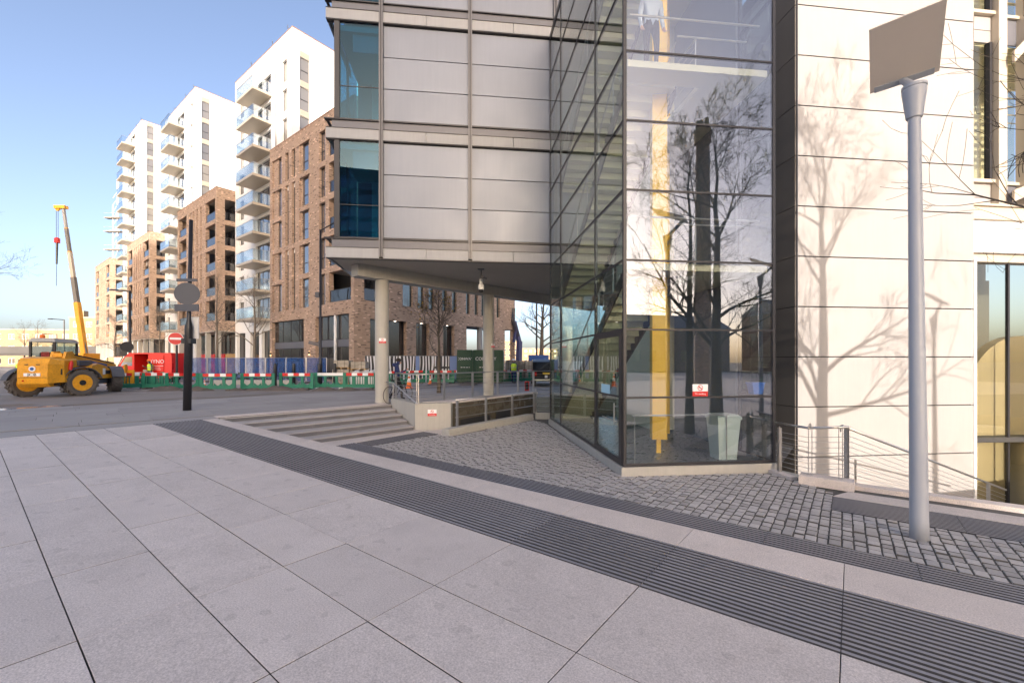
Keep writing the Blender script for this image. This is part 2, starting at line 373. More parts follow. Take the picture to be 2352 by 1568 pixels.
# ---- sloping forecourt: base with slabs, ribbed warning strip and edge stones as its pieces
slope = math.atan(.03)
L2 = lambda x: .069*x
B1 = lambda x: -.37+.05*x
L1 = lambda x: -1.50+.049*x
b = MB('joint', 'granite_edge')
b.prism([(0, -30), (30, -30), (30, L2(30)), (0, 0)], -1.6, -.03)
fore = tag(b.build('forecourt'), kind='structure'); fore.location = (FX, FY, 0); fore.rotation_euler = (0, slope, R(-38))
def slab4(name, mats, q, top, th, parent, gap, ch=.004):
    """one stone slab on four plan corners (counter-clockwise), shrunk by its joint and with a chamfered arris"""
    c = Vector((sum(p[0] for p in q)/4, sum(p[1] for p in q)/4))
    def ins(g):
        out = []
        for i in range(4):
            p = Vector(q[i]); e1 = (Vector(q[i])-Vector(q[i-1])).normalized(); e2 = (Vector(q[(i+1) % 4])-Vector(q[i])).normalized()
            n1 = Vector((-e1.y, e1.x)); n2 = Vector((-e2.y, e2.x)); out.append(p+n1*g[0 if i % 2 else 1]+n2*g[1 if i % 2 else 0])
        return out
    a = ins(gap); t = ins((gap[0]+ch, gap[1]+ch)); m = MB(*mats)
    vs = [(p.x-c.x, p.y-c.y, -th) for p in a]+[(p.x-c.x, p.y-c.y, -ch) for p in a]+[(p.x-c.x, p.y-c.y, 0) for p in t]
    m._add(vs, [(4, 5, 9, 8), (5, 6, 10, 9), (6, 7, 11, 10), (7, 4, 8, 11), (8, 9, 10, 11)]); k = len(m.mats)-1
    m._add(vs, [(0, 1, 5, 4), (1, 2, 6, 5), (2, 3, 7, 6), (3, 0, 4, 7)], k); o = m.build(name, parent); o.location = (c.x, c.y, top); return o
lines = [lambda x, i=i: -4.23-.67*i for i in range(6, 0, -1)]+[lambda x: -4.23, lambda x: -3.64+.012*x, lambda x: -2.98+.018*x, lambda x: -2.47+.034*x, L1]
cuts = [.02, .65, 1.85, 3.05, 4.25, 5.45, 6.65, 7.86, 9.07, 10.42, 11.8, 13.25, 14.75, 16.2, 17.7]
rs = random.Random(3)
for j in range(len(lines)-1):
    sh = rs.choice([0, 0, .35, -.3])
    cj = [c if (c > 8.5 or c < .1) else c+sh for c in cuts]
    for i in range(len(cj)-1):
        x0, x1 = cj[i], cj[i+1]; lo, hi = lines[j], lines[j+1]
        slab4('slab', ['granite', 'joint'], [(x0, lo(x0)), (x1, lo(x1)), (x1, hi(x1)), (x0, hi(x0))], rs.uniform(-.002, .0025), .03, fore, (.0045, .0036), .0025)
ec = [.02, 1.75, 3.4, 5.1, 6.9, 8.6, 10.1, 11.75, 13.25, 14.75, 16.3, 18]
for i in range(len(ec)-1):
    x0, x1 = ec[i], ec[i+1]
    slab4('edge_stone', ['granite_edge'], [(x0, B1(x0)), (x1, B1(x1)), (x1, L2(x1)), (x0, L2(x0))], 0, .2, fore, (.001, .003))
def ribbed(x0, x1, lo, hi, n, parent, z, name='ribbed_paver', g=.003):
    m = MB('slate', 'groove'); m.prism([(x0+g, lo(x0)+g), (x1-g, lo(x1)+g), (x1-g, hi(x1)-g), (x0+g, hi(x0)-g)], z-.05, z-.018, 1)
    for k in range(n):
        prof = ((k+.19)/n, (k+.26)/n, (k+.76)/n, (k+.83)/n)
        P = [[lo(x)+(hi(x)-lo(x))*t for t in prof] for x in (x0+g, x1-g)]
        za, zb = z-.0175, z+.001
        v = [(x, P[q][i], (za, zb, zb, za)[i]) for q, x in enumerate((x0+g, x1-g)) for i in range(4)]
        m._add(v, [(1, 5, 6, 2), (0, 1, 2, 3), (7, 6, 5, 4)]); m._add(v, [(0, 4, 5, 1), (2, 6, 7, 3)], 1)
    return m.build(name, parent)
sc_ = [.02, 1.25, 2.75, 4.25, 5.75, 7.25, 8.75, 10.25, 11.75, 13.25, 14.75, 16.25, 17.75]
for i in range(len(sc_)-1): ribbed(sc_[i], sc_[i+1], L1, B1, 16, fore, 0)

# ---- lower court: warning strips, border stones and granite setts
ct = bpy.data.objects['lower_court']
K = bpy.data.objects.new('court_paving', None); COL.objects.link(K); K.location = (FX, FY, -.65); K.rotation_euler = (0, 0, R(-38)); tag(K, kind='structure')
L3 = lambda x: 2.35-.016*x
L3o = lambda x: 1.55-.016*x
xs = [3.55, 4.9, 6.4, 7.9, 9.4, 10.9, 12.4, 13.9, 15.4, 16.9, 18.4, 19.9]
for i in range(len(xs)-1): ribbed(xs[i], xs[i+1], L3o, L3, 11, K, 0)
def ribbed_y(y0, y1, x0, x1, n):
    m = MB('slate', 'groove'); m.box(x0+.003, x1-.003, y0+.003, y1-.003, -.05, -.018, 1); w_ = (x1-x0)/n
    for k in range(n):
        a = x0+w_*k; X = (a+.19*w_, a+.26*w_, a+.76*w_, a+.83*w_); Z = (-.0175, .001, .001, -.0175)
        v = [(X[i], y, Z[i]) for y in (y0+.004, y1-.004) for i in range(4)]
        m._add(v, [(1, 2, 6, 5), (3, 2, 1, 0), (4, 5, 6, 7)]); m._add(v, [(0, 1, 5, 4), (2, 3, 7, 6)], 1)
    return m.build('ribbed_paver', K)
for y0, y1 in ((2.32, 3.5), (3.5, 4.8)): ribbed_y(y0, y1, 3.6, 4.32, 11)
for x0 in (14.55, 16.05, 17.55): ribbed(x0, x0+1.5, lambda x: 3.75, lambda x: 4.62, 13, K, 0)
for q in ([(2.3, .9), (3.55, .9), (3.55, 2.9), (2.3, 2.9)], [(2.6, 2.9), (3.57, 2.9), (3.57, 5.0), (2.6, 5.0)], [(3.57, 4.83), (4.75, 4.83), (4.75, 5.6), (3.57, 5.6)],
          [(3.57, 1.0), (8, .95), (8, 1.4), (3.57, 1.46)], [(8, .95), (14, .95), (14, 1.3), (8, 1.4)], [(14, 1.05), (20, 1.05), (20, 1.2), (14, 1.3)],
          [(14.55, 4.63), (17, 4.63), (17, 5.1), (14.75, 5.1)], [(17, 4.63), (19.5, 4.63), (19.5, 5.1), (17, 5.1)]):
    slab4('border_stone', ['granite_edge'], q, .004, .05, K, (.003, .003))
poly = [(4.36, 2.28), (22, 2.0), (22, 3.73), (14.55, 3.73), (14.55, 4.85), (14.3, 5.1), (13.6, 5.9), (11.13, 3.62), (5.72, 8.9), (4.85, 9.3), (4.95, 4.8), (4.36, 4.8)]
def inside(x, y):
    c = False
    for i in range(len(poly)):
        (x0, y0), (x1, y1) = poly[i-1], poly[i]
        if (y0 > y) != (y1 > y) and x < (x1-x0)*(y-y0)/(y1-y0)+x0: c = not c
    return c
rs = random.Random(11); setts = []
x = 4.37
while x < 20.6:
    wv = .122*rs.uniform(.93, 1.07); run = []; y = 1.95; on = False
    while y < 9.6:
        ok = inside(x+.02, y) and inside(x+wv-.02, y)
        if ok and not on: run.append([y, y]); on = True
        if ok: run[-1][1] = y
        on = ok; y += .01
    for a, c in run:
        y = a+.004
        while c-y > .06:
            ln = min(rs.uniform(.125, .2), c-y-.004)
            if c-y-ln < .07: ln = c-y-.004
            wx, wy = FX+.788*x+.616*(y+ln/2), FY-.616*x+.788*(y+ln/2); dd = math.hypot(wx, wy)
            if dd > 2: setts.append((dd if abs(wx) < wy*1.25 else 99, x+wv/2+math.sin(y*1.3+x*.4)*.010, y+ln/2, wv*rs.uniform(.93, 1.04), ln))
            y += ln+.016
    x += wv+.010
setts.sort()
protos = []
for k in range(8):
    m = MB('sett', 'sand_joint'); p = [(-.5+rs.uniform(0, .05), -.5+rs.uniform(0, .04)), (.5-rs.uniform(0, .05), -.5+rs.uniform(0, .04)), (.5-rs.uniform(0, .05), .5-rs.uniform(0, .04)), (-.5+rs.uniform(0, .05), .5-rs.uniform(0, .04))]
    n = 4; t = [(a*.93+rs.uniform(-.015, .015), b_*.95+rs.uniform(-.015, .015)) for a, b_ in p]
    m._add([(a, b_, -.05) for a, b_ in p]+[(a, b_, -.012) for a, b_ in p]+[(a, b_, rs.uniform(-.003, .003)) for a, b_ in t],
           [(4+i, 4+(i+1) % 4, 8+(i+1) % 4, 8+i) for i in (1, 3)]+[(8, 9, 10, 11)]); vv = m.v[-12:]; m._add(vv, [(i, (i+1) % 4, 4+(i+1) % 4, 4+i) for i in range(4)]+[(4+i, 4+(i+1) % 4, 8+(i+1) % 4, 8+i) for i in (0, 2)], 1)
    protos.append(m.mesh('sett'))
bulk = MB('sett_bulk', 'sand_joint'); m = MB('sand_joint'); m.prism(poly, -.03, -.014); m.build('sand_bed', K)
for i, (d_, x, y, wv, ln) in enumerate(setts):
    z = rs.uniform(-.007, .007); a = rs.uniform(-.05, .05)
    if i < 300: inst('sett', rs.choice(protos), K, (x, y, z), (rs.uniform(-.02, .02), rs.uniform(-.02, .02), a), (wv, ln, 1))
    else:
        bulk.T = Matrix.Translation((x, y, z)) @ Matrix.Rotation(a, 4, 'Z') @ Matrix.Diagonal((wv, ln, 1, 1))
        me = rs.choice(protos); [bulk._add([tuple(v.co) for v in me.vertices], [tuple(f.vertices) for f in me.polygons if f.material_index == q], q) for q in (0, 1)]
bulk.T = None; tag(bulk.build('sett_field', K), kind='stuff')

# ---- level street: flagstones near the forecourt, drain line, road, dirt
S = bpy.data.objects.new('pavement', None); COL.objects.link(S); S.location = (FX, FY, 0); S.rotation_euler = (0, 0, R(46)); tag(S, kind='structure')
rs = random.Random(5)
def clip_half(poly, n, c):
    out = []
    for i in range(len(poly)):
        p, q = poly[i-1], poly[i]; dp, dq = p[0]*n[0]+p[1]*n[1]-c, q[0]*n[0]+q[1]*n[1]-c
        if (dp >= 0) != (dq >= 0): t = dp/(dp-dq); out.append((p[0]+(q[0]-p[0])*t, p[1]+(q[1]-p[1])*t))
        if dq >= 0: out.append(q)
    return out
fd = Vector((math.cos(R(-84)), math.sin(R(-84))))     # across the fold, downhill, in this frame (az 128 seen from az 44)
y = .72
rows = 0
q = clip_half([(-10.5, .7), (9.5, .7), (9.5, 7.9), (-10.5, 7.9)], (-fd.x, -fd.y), .03); m = MB('joint'); m.prism(q, .001, .0035); m.build('joint_bed', S)
while y < 7.2:
    x = -9.5-rs.random()*1.4
    while x < 9.5:
        q = clip_half([(x+.006, y+.009), (x+1.5-.006, y+.009), (x+1.5-.006, y+.79-.009), (x+.006, y+.79-.009)], (-fd.x, -fd.y), .03)
        if len(q) > 2 and x+1.5 > -9 and not (x > 5.5 and y < .7):
            m = MB('plaza'); m.prism(q, .002, .013+rs.uniform(0, .003)); m.build('flagstone', S)
        x += 1.5
    y += .79
q = clip_half([(-8, .0), (0, 0), (0, .7), (-8, .7)], (-fd.x, -fd.y), .03)
m = MB('slate'); m.box(0.1, 5.65, .5, .66, .002, .016); m.build('drain_channel', S)
for i in range(4): m = MB('granite_edge'); m.box(.02+i*1.41, 1.42+i*1.41, 0.02, .495, .003, .015); m.build('edge_stone', S)
def strip(name, pts, z, m): return poly_sheet(name, pts, z, m)
strip('road', [(-90, -8), (-24, 1), (-16.4, 12.2), (-10.9, 21.2), (-3.6, 27.8), (12, 30.2), (30, 31), (30, 37.5), (12, 35.5), (-4, 33), (-9, 26.9), (-24, 26.9), (-34, 34), (-120, 100), (-160, 70)], .006, 'asphalt')
rs = random.Random(8)
def blob(cx, cy, rx, ry, az, n=22, k=.35):
    a0 = R(90-az); out = []
    for i in range(n):
        t = 2*math.pi*i/n; r_ = 1+rs.uniform(-k, k); u, v = rx*r_*math.cos(t), ry*r_*math.sin(t)
        out.append((cx+u*math.cos(a0)-v*math.sin(a0), cy+u*math.sin(a0)+v*math.cos(a0)))
    return out
for i, (cx, cy, rx, ry, az) in enumerate([(-14.5, 17.2, 4.6, .55, 32), (-16.6, 16.8, 4, .35, 32), (-12.2, 22.2, 4, .22, 33), (-19.5, 15.2, 2.2, .8, 32), (-11, 25, 5, .2, 60)]):
    strip('mud', blob(cx, cy, rx, ry, az), .011+.0006*i, 'dirt')
strip('puddle', blob(-17.6, 15.1, 1.5, .42, 32), .016, 'puddle')
for i, (px, py, ln, az) in enumerate([(250, 897, 2.6, 70), (290, 902, 2., 85), (330, 896, 2.2, 65), (210, 905, 1.6, 80), (30, 906, 1.5, 90), (620, 899, 2., 80)]):
    p = ground_at(px, py); u = ax(az)*ln/2; v = Vector((-u.y, u.x, 0)).normalized()*.05
    strip('road_marking', [(p+u+v)[:2], (p-u+v)[:2], (p-u-v)[:2], (p+u-v)[:2]], .0115+.0005*i, 'white_paint')

# ---- steps between street and court
ST = thing('stone_steps', 'flight of five grey granite steps down from the street to the cobbled court', 'steps', (-3.33, 14.73, 0), 46)
def to_st(X, Y): dx, dy = X+3.33, Y-14.73; return dx*.695+dy*.719, -dx*.719+dy*.695
e0, e1 = to_st(FX, FY), to_st(FX+.788*16+.616*1.1, FY-.616*16+.788*1.1)
def left_x(yy): t = (yy-e0[1])/(e1[1]-e0[1]); return e0[0]+(e1[0]-e0[0])*t+.03
rs = random.Random(2)
for i in range(5):
    y0 = .612*i; y1 = y0+.62; z1 = -.65+.13*(i+1)
    if i == 4: y1 = y0+.03
    xr = .15*i*.98; xl = left_x(y0)-.4; x = xr; first = True
    while x > xl:
        x2 = max(x-rs.uniform(1.25, 1.9), xl)
        m = MB('granite_riser_shade'); lx0, lx1 = max(x2, left_x(y0)), max(x2, left_x(y1))
        if x-.01 > lx0: qq = [(lx0+.0025, y0), (x-.0025, y0), (x-.0025+(.14 if first else 0), y1), (lx1+.0025, y1)]; m.prism(qq, z1-.135, z1-.028, 0); m.build('riser_block', ST); m = MB('granite_tread_lit'); m.prism([(qq[0][0], y0-.012), (qq[1][0], y0-.012), qq[2], qq[3]], z1-.0275, z1, 0); m.build('tread_slab', ST)  # one stone in two tones: shaded riser, lit tread
        x = x2; first = False
# ---- concrete end wall beside the steps, retaining wall and sunk access ramp
RW = thing('retaining_wall', 'pale concrete retaining wall ending in a blunt corner beside the steps', 'wall', (0, 0, 0))
m = MB('concrete')
m.prism([(-3.3, 14.8), (-2.1, 15.0), (-2.1, 15.35), (-3.12, 15.25), (-4.45, 17.1), (-4.72, 16.98)], -.7, .24); m.build('wall_block', RW)
m = MB('ramp_stone'); m.prism([(-3.1, 15.27), (-2.1, 15.37), (1.15, 20.25), (.95, 20.55), (-2.4, 15.9)], -2.2, .18); m.build('ramp_wall', RW)
m = MB('granite_edge'); m.prism([(-3.14, 15.3), (-2.05, 15.36), (1.2, 20.2), (.92, 20.6), (-2.45, 15.95)], .19, .25); m.build('coping', RW)
m = MB('stone_dark'); m.ext([(0, 0)], 0, 0) if False else None
m = MB('black_matt', 'interior'); m.T = Matrix.Translation((-2.1, 15.37, 0)) @ Matrix.Rotation(R(56.3), 4, 'Z')
m.box(.4, 2.2, -.03, -.005, -1.6, -.42); m.box(2.6, 3.6, -.03, -.005, -1.5, -.38); m.build('vent_louvre', RW)
b = MB('concrete_dark'); b.prism([(-1.95, 13.8), (.95, 17.7), (.6, 19.6), (-2.3, 15.2)], -2.4, [-.7, -1.7, -1.7, -.7]); tag(b.build('access_ramp'), kind='structure')
LW = thing('low_wall', 'low pale stone wall with two courses along the edge of the cobbles', 'wall', (-1.97, 13.66, -.65), 90-36.1)
rs = random.Random(4)
for lay in range(2):
    x = -.02
    while x < 4.75:
        x2 = min(x+rs.uniform(.5, .9), 4.8); m = MB('concrete'); m.bbox(x+.003, x2-.003, -.02 if lay == 0 else 0, .3, -.05+.125*lay, .07+.125*lay, .008); m.build('stone', LW); x = x2
# ================================================================ NEAR BUILDINGS
TH = 6.5
# ---- glazed office block on columns (front faces the court)
OB = thing('office_building', 'glass and grey metal panelled office block raised on round concrete columns', 'building', (1.3, 16.43, 0), TH)
XR = 3.42; NF = 4
xm = [-6.05, -2.87, .32]
for k in range(NF):
    z0 = 5.36+4.23*k; bays = [(-7.65, xm[0]), (xm[0], xm[1]), (xm[1], xm[2]), (xm[2], XR+.1)]
    for i, (a, c) in enumerate(bays):
        a2 = a-.3 if i == 0 else a+.075; c2 = c-.075
        mid = (a+c)/2
        for p, q in ([(a2, c2)] if i == 0 else [(a2, mid-.008), (mid+.008, c2)]):
            m = MB('fascia'); m.box(p, q, -.15, .05, z0, z0+.36)
            if i == 0: m.box(p, p+.05, .05, 3.2, z0, z0+.36)
            m.build('fascia_panel', OB)
        m = MB('band'); m.box(a+.0 if i else a-.12, c, -.07, .04, z0+.362, z0+.68); m.build('band_panel', OB)
        if i:
            for r_ in range(3):
                h = 3.42/3; z = z0+.765+h*r_
                m = MB('panel'); m.box(a+.075, c-.075, -.035, .0, z+.015, z+h-.015); m.build('cladding_panel', OB)
    m = MB('frame')
    m.box(-8.02, XR, -.13, .05, z0+.682, z0+.72); m.box(-7.95, XR, -.17, .05, z0+.361, z0+.375); m.box(-7.95, XR, -.13, .05, z0-.03, z0-.002)
    m.box(-7.7, XR, -.08, .03, z0+.726, z0+.76); m.box(-7.7, XR, -.08, .03, z0+4.187, z0+4.198)
    m.box(-8.0, -7.9, .05, 3.2, z0+.682, z0+.725)
    m.build('transom', OB)
    # corner bay: clear teal panes on two sides, a room with a ceiling and a blind behind
    m = MB('glass_teal'); m.box(-7.5, -6.13, -.06, -.045, z0+.77, z0+4.18); m.build('window_pane', OB)
    m = MB('glass_teal'); m.box(-7.66, -7.645, .12, 1.55, z0+.77, z0+4.18); m.build('window_pane', OB)
    m = MB('glass_teal'); m.box(-7.66, -7.645, 1.65, 3.1, z0+.77, z0+4.18); m.build('window_pane', OB)
    m = MB('frame'); m.box(-7.68, -7.5, -.1, .1, z0+.76, z0+4.19); m.box(-7.68, -7.6, 1.56, 1.64, z0+.76, z0+4.19); m.box(-7.5, -6.13, -.07, -.035, z0+1.9, z0+1.92); m.build('corner_post', OB)
    m = MB('interior'); m.box(-7.6, -6.1, .05, 3.1, z0+3.95, z0+4.15); m.build('ceiling', OB); m = MB('interior'); m.box(-7.6, -6.1, .05, 3.1, z0+.66, z0+.74); m.build('floor', OB)
    m = MB('blind'); m.box(-7.1, -6.2, .18, .2, z0+3.3, z0+3.94); m.build('blind', OB)
    m = MB('interior'); m.box(-6.16, -6.06, .05, 3.1, z0+.74, z0+3.95); m.build('partition', OB); m = MB('interior'); m.box(-7.0, -6.17, 3.0, 3.1, z0+.74, z0+3.95); m.build('partition', OB)
for x in xm:
    m = MB('frame_mid'); m.box(x-.07, x+.07, -.2, .0, 5.40, 5.36+4.23*NF)
    m.build('mullion', OB)
    m = MB('frame'); m.box(x-.018, x+.018, -.225, -.201, 5.40, 5.36+4.23*NF); m.build('mullion_groove', OB)
m = MB('interior_dark'); m.prism([(-6.05, .06), (XR, .06), (XR, 10.5), (-1.2, 7.6), (-6.05, 3.6)], 5.72, 22.3); m.build('core', OB)
m = MB('band'); m.box(-7.6, -6.06, 3.12, 3.3, 5.72, 22.3); m.box(-7.6, XR, .06, 3.3, 22.3, 22.5); m.build('back_wall', OB)
m = MB('soffit'); m.prism([(-7.86, .0), (XR+6, .0), (XR+6, 14.5), (-1.0, 7.8), (-7.86, 2.4)], 5.40, 5.70); m.build('soffit', OB)
m = MB('concrete')
m.T = Matrix.Translation((-6.37, 1.83, 0)) @ Matrix.Rotation(R(39.0), 4, 'Z')
m.box(-1.15, 15, -.28, .28, 4.93, 5.395); m.build('edge_beam', OB)
for i, (x, y) in enumerate(((-6.37, 1.83), (-1.87, 5.34))):
    m = MB('concrete'); m.path([(x, y, 0.), (x, y, 4.93)], .27, 28, 0, False); m.build('column', OB, True)
# security camera hung from the soffit
CC = thing('security_camera', 'white dome security camera hanging on a bracket from the concrete soffit', 'camera', (0, 0, 0))
p = Vector((-1.25, 17.6, 0))
m = MB('frame_mid'); m.tube(p+Vector((0, 0, 5.39)), p+Vector((0, 0, 4.98)), .035, None, 8); m.box(p.x-.13, p.x+.13, p.y-.09, p.y+.09, 5.36, 5.399); m.tube(p+Vector((0, 0, 5.12)), p+Vector((.22, .1, 5.02)), .05, .04, 8); m.build('bracket', CC)
m = MB('white_paint'); m.lathe([(.03, 5.0), (.07, 4.97), (.075, 4.85), (.05, 4.82), (.115, 4.76), (.125, 4.60), (.10, 4.56)], (p.x, p.y, 0), 16); m.build('housing', CC, True)
m = MB('black'); m.lathe([(.095, 4.56), (.09, 4.50), (.055, 4.46), (.01, 4.445)], (p.x, p.y, 0), 14); m.build('dome', CC, True)

# ---- glass stair tower
TW = thing('glass_stair_tower', 'glass stair tower with black joints and a yellow column inside standing on the cobbles', 'tower', (2.28, 8.9, 0), TH)
D = 7.5; WF = 3.34
zj = [-.44, .94, 2.34, 3.76, 5.2, 6.62, 8.04, 9.46, 10.88, 12.3, 13.7]
m = MB('concrete'); m.box(-.06, WF+.02, -.05, .12, -.72, -.475); m.box(-.06, .11, .121, D, -.72, -.475); m.build('plinth', TW)
g = .022
for i in range(len(zj)-1):
    a, c = zj[i]+g, zj[i+1]-g
    m = MB('glass'); m.box(.07, WF-.06, 0, .014, a, c); m.build('glass_pane', TW)
    for y0, y1 in ((.06, 1.86), (1.94, 5.70), (5.78, D-.06)):
        if i in (0, 1) and y0 < .1: continue
        m = MB('glass_side'); m.box(0, .014, y0, y1, a, c); m.build('glass_pane', TW)
    m = MB('glass_side'); m.box(WF-.014, WF, .06, 1.1, a, c); m.build('glass_pane', TW)
    if c < 5.3:
        m = MB('glass_side'); m.box(.1, WF-.1, D-.05, D-.036, a, c); m.build('glass_pane', TW)
for i, z in enumerate(zj):
    t = .03 if i == 0 else .018
    m = MB('frame'); m.box(-.004, WF+.004, -.012, .05, z-t, z+t)
    m.box(-.012, .05, .051, D, z-t, z+t); m.box(WF-.05, WF+.012, .051, 1.1, z-t, z+t); m.build('transom', TW)
m = MB('frame')
for x, y in ((.0, .0), (WF-.05, .0)): m.box(x-.006, x+.056, y-.016, y+.056, -.47, 13.7)
for y in (1.87, 5.71, D-.06): m.box(-.016, .05, y, y+.06, -.47, 13.7)
m.box(WF-.05, WF+.01, 1.1, 1.17, -.47, 13.7)
m.build('mullion', TW)
# door in the side of the tower
m = MB('frame')
m.box(-.02, .045, .06, .23, -.41, 2.32); m.box(-.02, .045, 1.76, 1.86, -.41, 2.32); m.box(-.02, .045, .231, 1.759, 2.22, 2.32); m.box(-.02, .045, .231, 1.759, -.41, -.33)
dr = m.build('door', TW)
m = MB('glass_side'); m.box(.0, .012, .232, 1.758, -.329, 2.219); m.build('door_pane', dr)
m = MB('steel'); m.tube((-.07, .36, .35), (-.07, .36, .80), .016, None, 8); m.tube((-.07, .36, .42), (.0, .36, .42), .012, None, 6); m.tube((-.07, .36, .73), (.0, .36, .73), .012, None, 6); m.tube((-.05, .3, .42), (-.05, 1.2, .42), .013, None, 6); m.build('handle', dr)
# interior: floor, landings, back wall, stairs, columns
m = MB('floor_tile'); m.box(.12, WF-.06, .13, D-.06, -.62, -.44); m.build('floor', TW)
for k in range(3):
    z = 3.76+4.2*k
    m = MB('interior'); m.box(.12, WF-.1, .10, .62, z-.17, z-.03); m.box(2.0, WF-.1, .621, D-.1, z-.17, z-.03); m.build('landing', TW)
    m = MB('steel')
    for y in (.66,): m.tube((1.5, y, z+.98), (3.15, y, z+.98), .02, None, 8)
    m.tube((1.95, .66, z+.98), (1.95, 7.2, z+.98), .02, None, 8)
    for yy in (.7, 2.3, 3.9, 5.5, 7.1): m.tube((1.95, yy, z-.03), (1.95, yy, z+.97), .015, None, 6)
    for q in range(4): m.tube((1.95, .7, z+.2+.2*q), (1.95, 7.1, z+.2+.2*q), .006, None, 5)
    m.tube((.2, .16, z+.95), (3.1, .16, z+.95), .022, None, 8)
    m.build('handrail', TW)
for k in range(3):
    z0 = -.44+4.2*k; n = 23
    fl = MB('frame'); y0, y1, za, zb = 7.3, .75, z0+.05, z0+4.15
    for x in (.32, 1.5): fl.ext([(y0, za-.22), (y1, zb-.22), (y1, zb+.06), (y0, za+.06)], x-.02, x+.02)
    f = fl.build('stair_flight', TW); tr = MB('tread'); tr.box(.345, 1.475, -.16, .16, -.03, .03); tr.box(.345, 1.475, .145, .158, -.155, -.031); tm = tr.mesh('tread')
    for i in range(n):
        t = (i+.5)/n; inst('tread', tm, f, (0, y0+(y1-y0)*t, za+(zb-za)*t+.02))
    m = MB('steel')
    for x in (.32, 1.5):
        m.tube((x, y0, za+.95), (x, y1, zb+.95), .02, None, 8)
        for i in range(6): t = (i+.3)/6; m.tube((x, y0+(y1-y0)*t, za+(zb-za)*t), (x, y0+(y1-y0)*t, za+(zb-za)*t+.95), .013, None, 6)
    m.build('stair_rail', f)
m = MB('yellow'); m.T = Matrix.Translation((1.27, 1.12, 0)) @ Matrix.Rotation(R(-14), 4, 'Z'); m.box(-.165, .165, -.165, .165, -.11, 12.6); m.box(-.05, .05, -.05, .05, -.44, -.11); m.box(-.26, .26, -.26, .26, 1.3, 1.33) if False else None; m.build('yellow_column', TW)
m = MB('yellow'); m.box(2.58, 2.78, 3.6, 3.8, -.44, 12.6); m.build('yellow_column', TW)
m = MB('panel'); m.box(3.24, 3.34, 1.18, D-.06, -.44, 13.6); m.build('inner_wall', TW); m = MB('interior'); m.box(2.5, 3.23, 4.2, 7.3, -.43, 13.5); m.build('lift_shaft', TW)
m = MB('steel'); m.tube((.25, .16, .55), (2.4, .16, .55), .02, None, 8); [m.tube((x, .16, -.44), (x, .16, .54), .014, None, 6) for x in (.3, 2.35)]; m.build('guard_rail', TW)
m = MB('frame'); m.box(-.02, WF+.02, -.03, D, 13.7, 13.9); m.build('roof', TW)
WB = thing('waste_bin', 'tall white bin standing just inside the glass tower', 'bin', (0, 0, 0), TH)
WB.location = TW.matrix_world @ Vector((0, 0, 0)); WB.location = Vector((2.28, 8.9, 0))
m = MB('bin'); m.prism([(2.2, .22), (2.68, .22), (2.68, .64), (2.2, .64)], -.44, .4); m.prism([(2.2, .22), (2.68, .22), (2.68, .64), (2.2, .64)], -.44, .4); m = MB('bin'); m._add([(2.24, .25, -.44), (2.64, .25, -.44), (2.64, .6, -.44), (2.24, .6, -.44), (2.18, .2, .42), (2.7, .2, .42), (2.7, .66, .42), (2.18, .66, .42)], [(3, 2, 1, 0), (0, 1, 5, 4), (1, 2, 6, 5), (2, 3, 7, 6), (3, 0, 4, 7), (4, 5, 6, 7)]); m.build('body', WB)
m = MB('bin'); m.bbox(2.16, 2.72, .18, .68, .425, .53, .05); m.build('lid', WB)
BT = thing('plastic_tub', 'small blue plastic tub on the window ledge inside the glass tower', 'tub', (2.28, 8.9, 0), TH)
m = MB('blue_tub'); m._add([(2.9, .05, .985), (3.1, .05, .985), (3.1, .22, .985), (2.9, .22, .985), (2.86, .035, 1.21), (3.14, .035, 1.21), (3.14, .25, 1.21), (2.86, .25, 1.21)], [(3, 2, 1, 0), (0, 1, 5, 4), (1, 2, 6, 5), (2, 3, 7, 6), (3, 0, 4, 7), (4, 5, 6, 7)]); m.build('body', BT)
m = MB('blue_tub'); m.box(2.85, 3.15, .03, .255, 1.211, 1.235); m.build('rim', BT)
m = MB('frame'); m.box(2.7, WF-.06, .051, .3, .963, .983); m.build('ledge', TW)
# ---- signs
def no_smoking(label, T, wd=.34, letter=True, group=None):
    s = thing('no_smoking_sign', label, 'sign', (0, 0, 0)); s.matrix_world = T; h = wd*.74
    m = MB('sign_white'); m.box(-wd/2, wd/2, -.004, .0, -h/2+h*.4, h/2); m.build('sign_plate', s)
    m = MB('red'); m.box(-wd/2, wd/2, -.004, .0, -h/2, -h/2+h*.4-.0005); m.build('red_band', s)
    r = h*.24; c = (0, -.0055, h*.2); m = MB('red', 'black'); n = 20
    for k in range(n):
        a, b_ = 2*math.pi*k/n, 2*math.pi*(k+1)/n
        m.quad((r*math.cos(a), -.0052, c[2]+r*math.sin(a)), (r*math.cos(b_), -.0052, c[2]+r*math.sin(b_)), (r*.78*math.cos(b_), -.0052, c[2]+r*.78*math.sin(b_)), (r*.78*math.cos(a), -.0052, c[2]+r*.78*math.sin(a)))
    d = r*.62; t = r*.1
    m.quad((-d-t, -.0058, c[2]+d-t), (-d+t, -.0058, c[2]+d+t), (d+t, -.0058, c[2]-d+t), (d-t, -.0058, c[2]-d-t))
    m.box(-r*.6, r*.45, -.0056, -.0046, c[2]-r*.1, c[2]+r*.1, 1); m.build('pictogram', s)
    if letter: text('lettering', 'No smoking', h*.19, 'sign_white', s, (0, -.0055, -h*.3), (R(90), 0, 0), .0006)
    return s
TWm = Matrix.Translation((2.28, 8.9, 0)) @ Matrix.Rotation(R(TH), 4, 'Z')
no_smoking('white and red no smoking sign stuck on the front of the glass tower', TWm @ Matrix.Translation((1.655, -.006, 1.085)))
_c = Vector((-5.24, 17.53, 0)); _a = R(17)
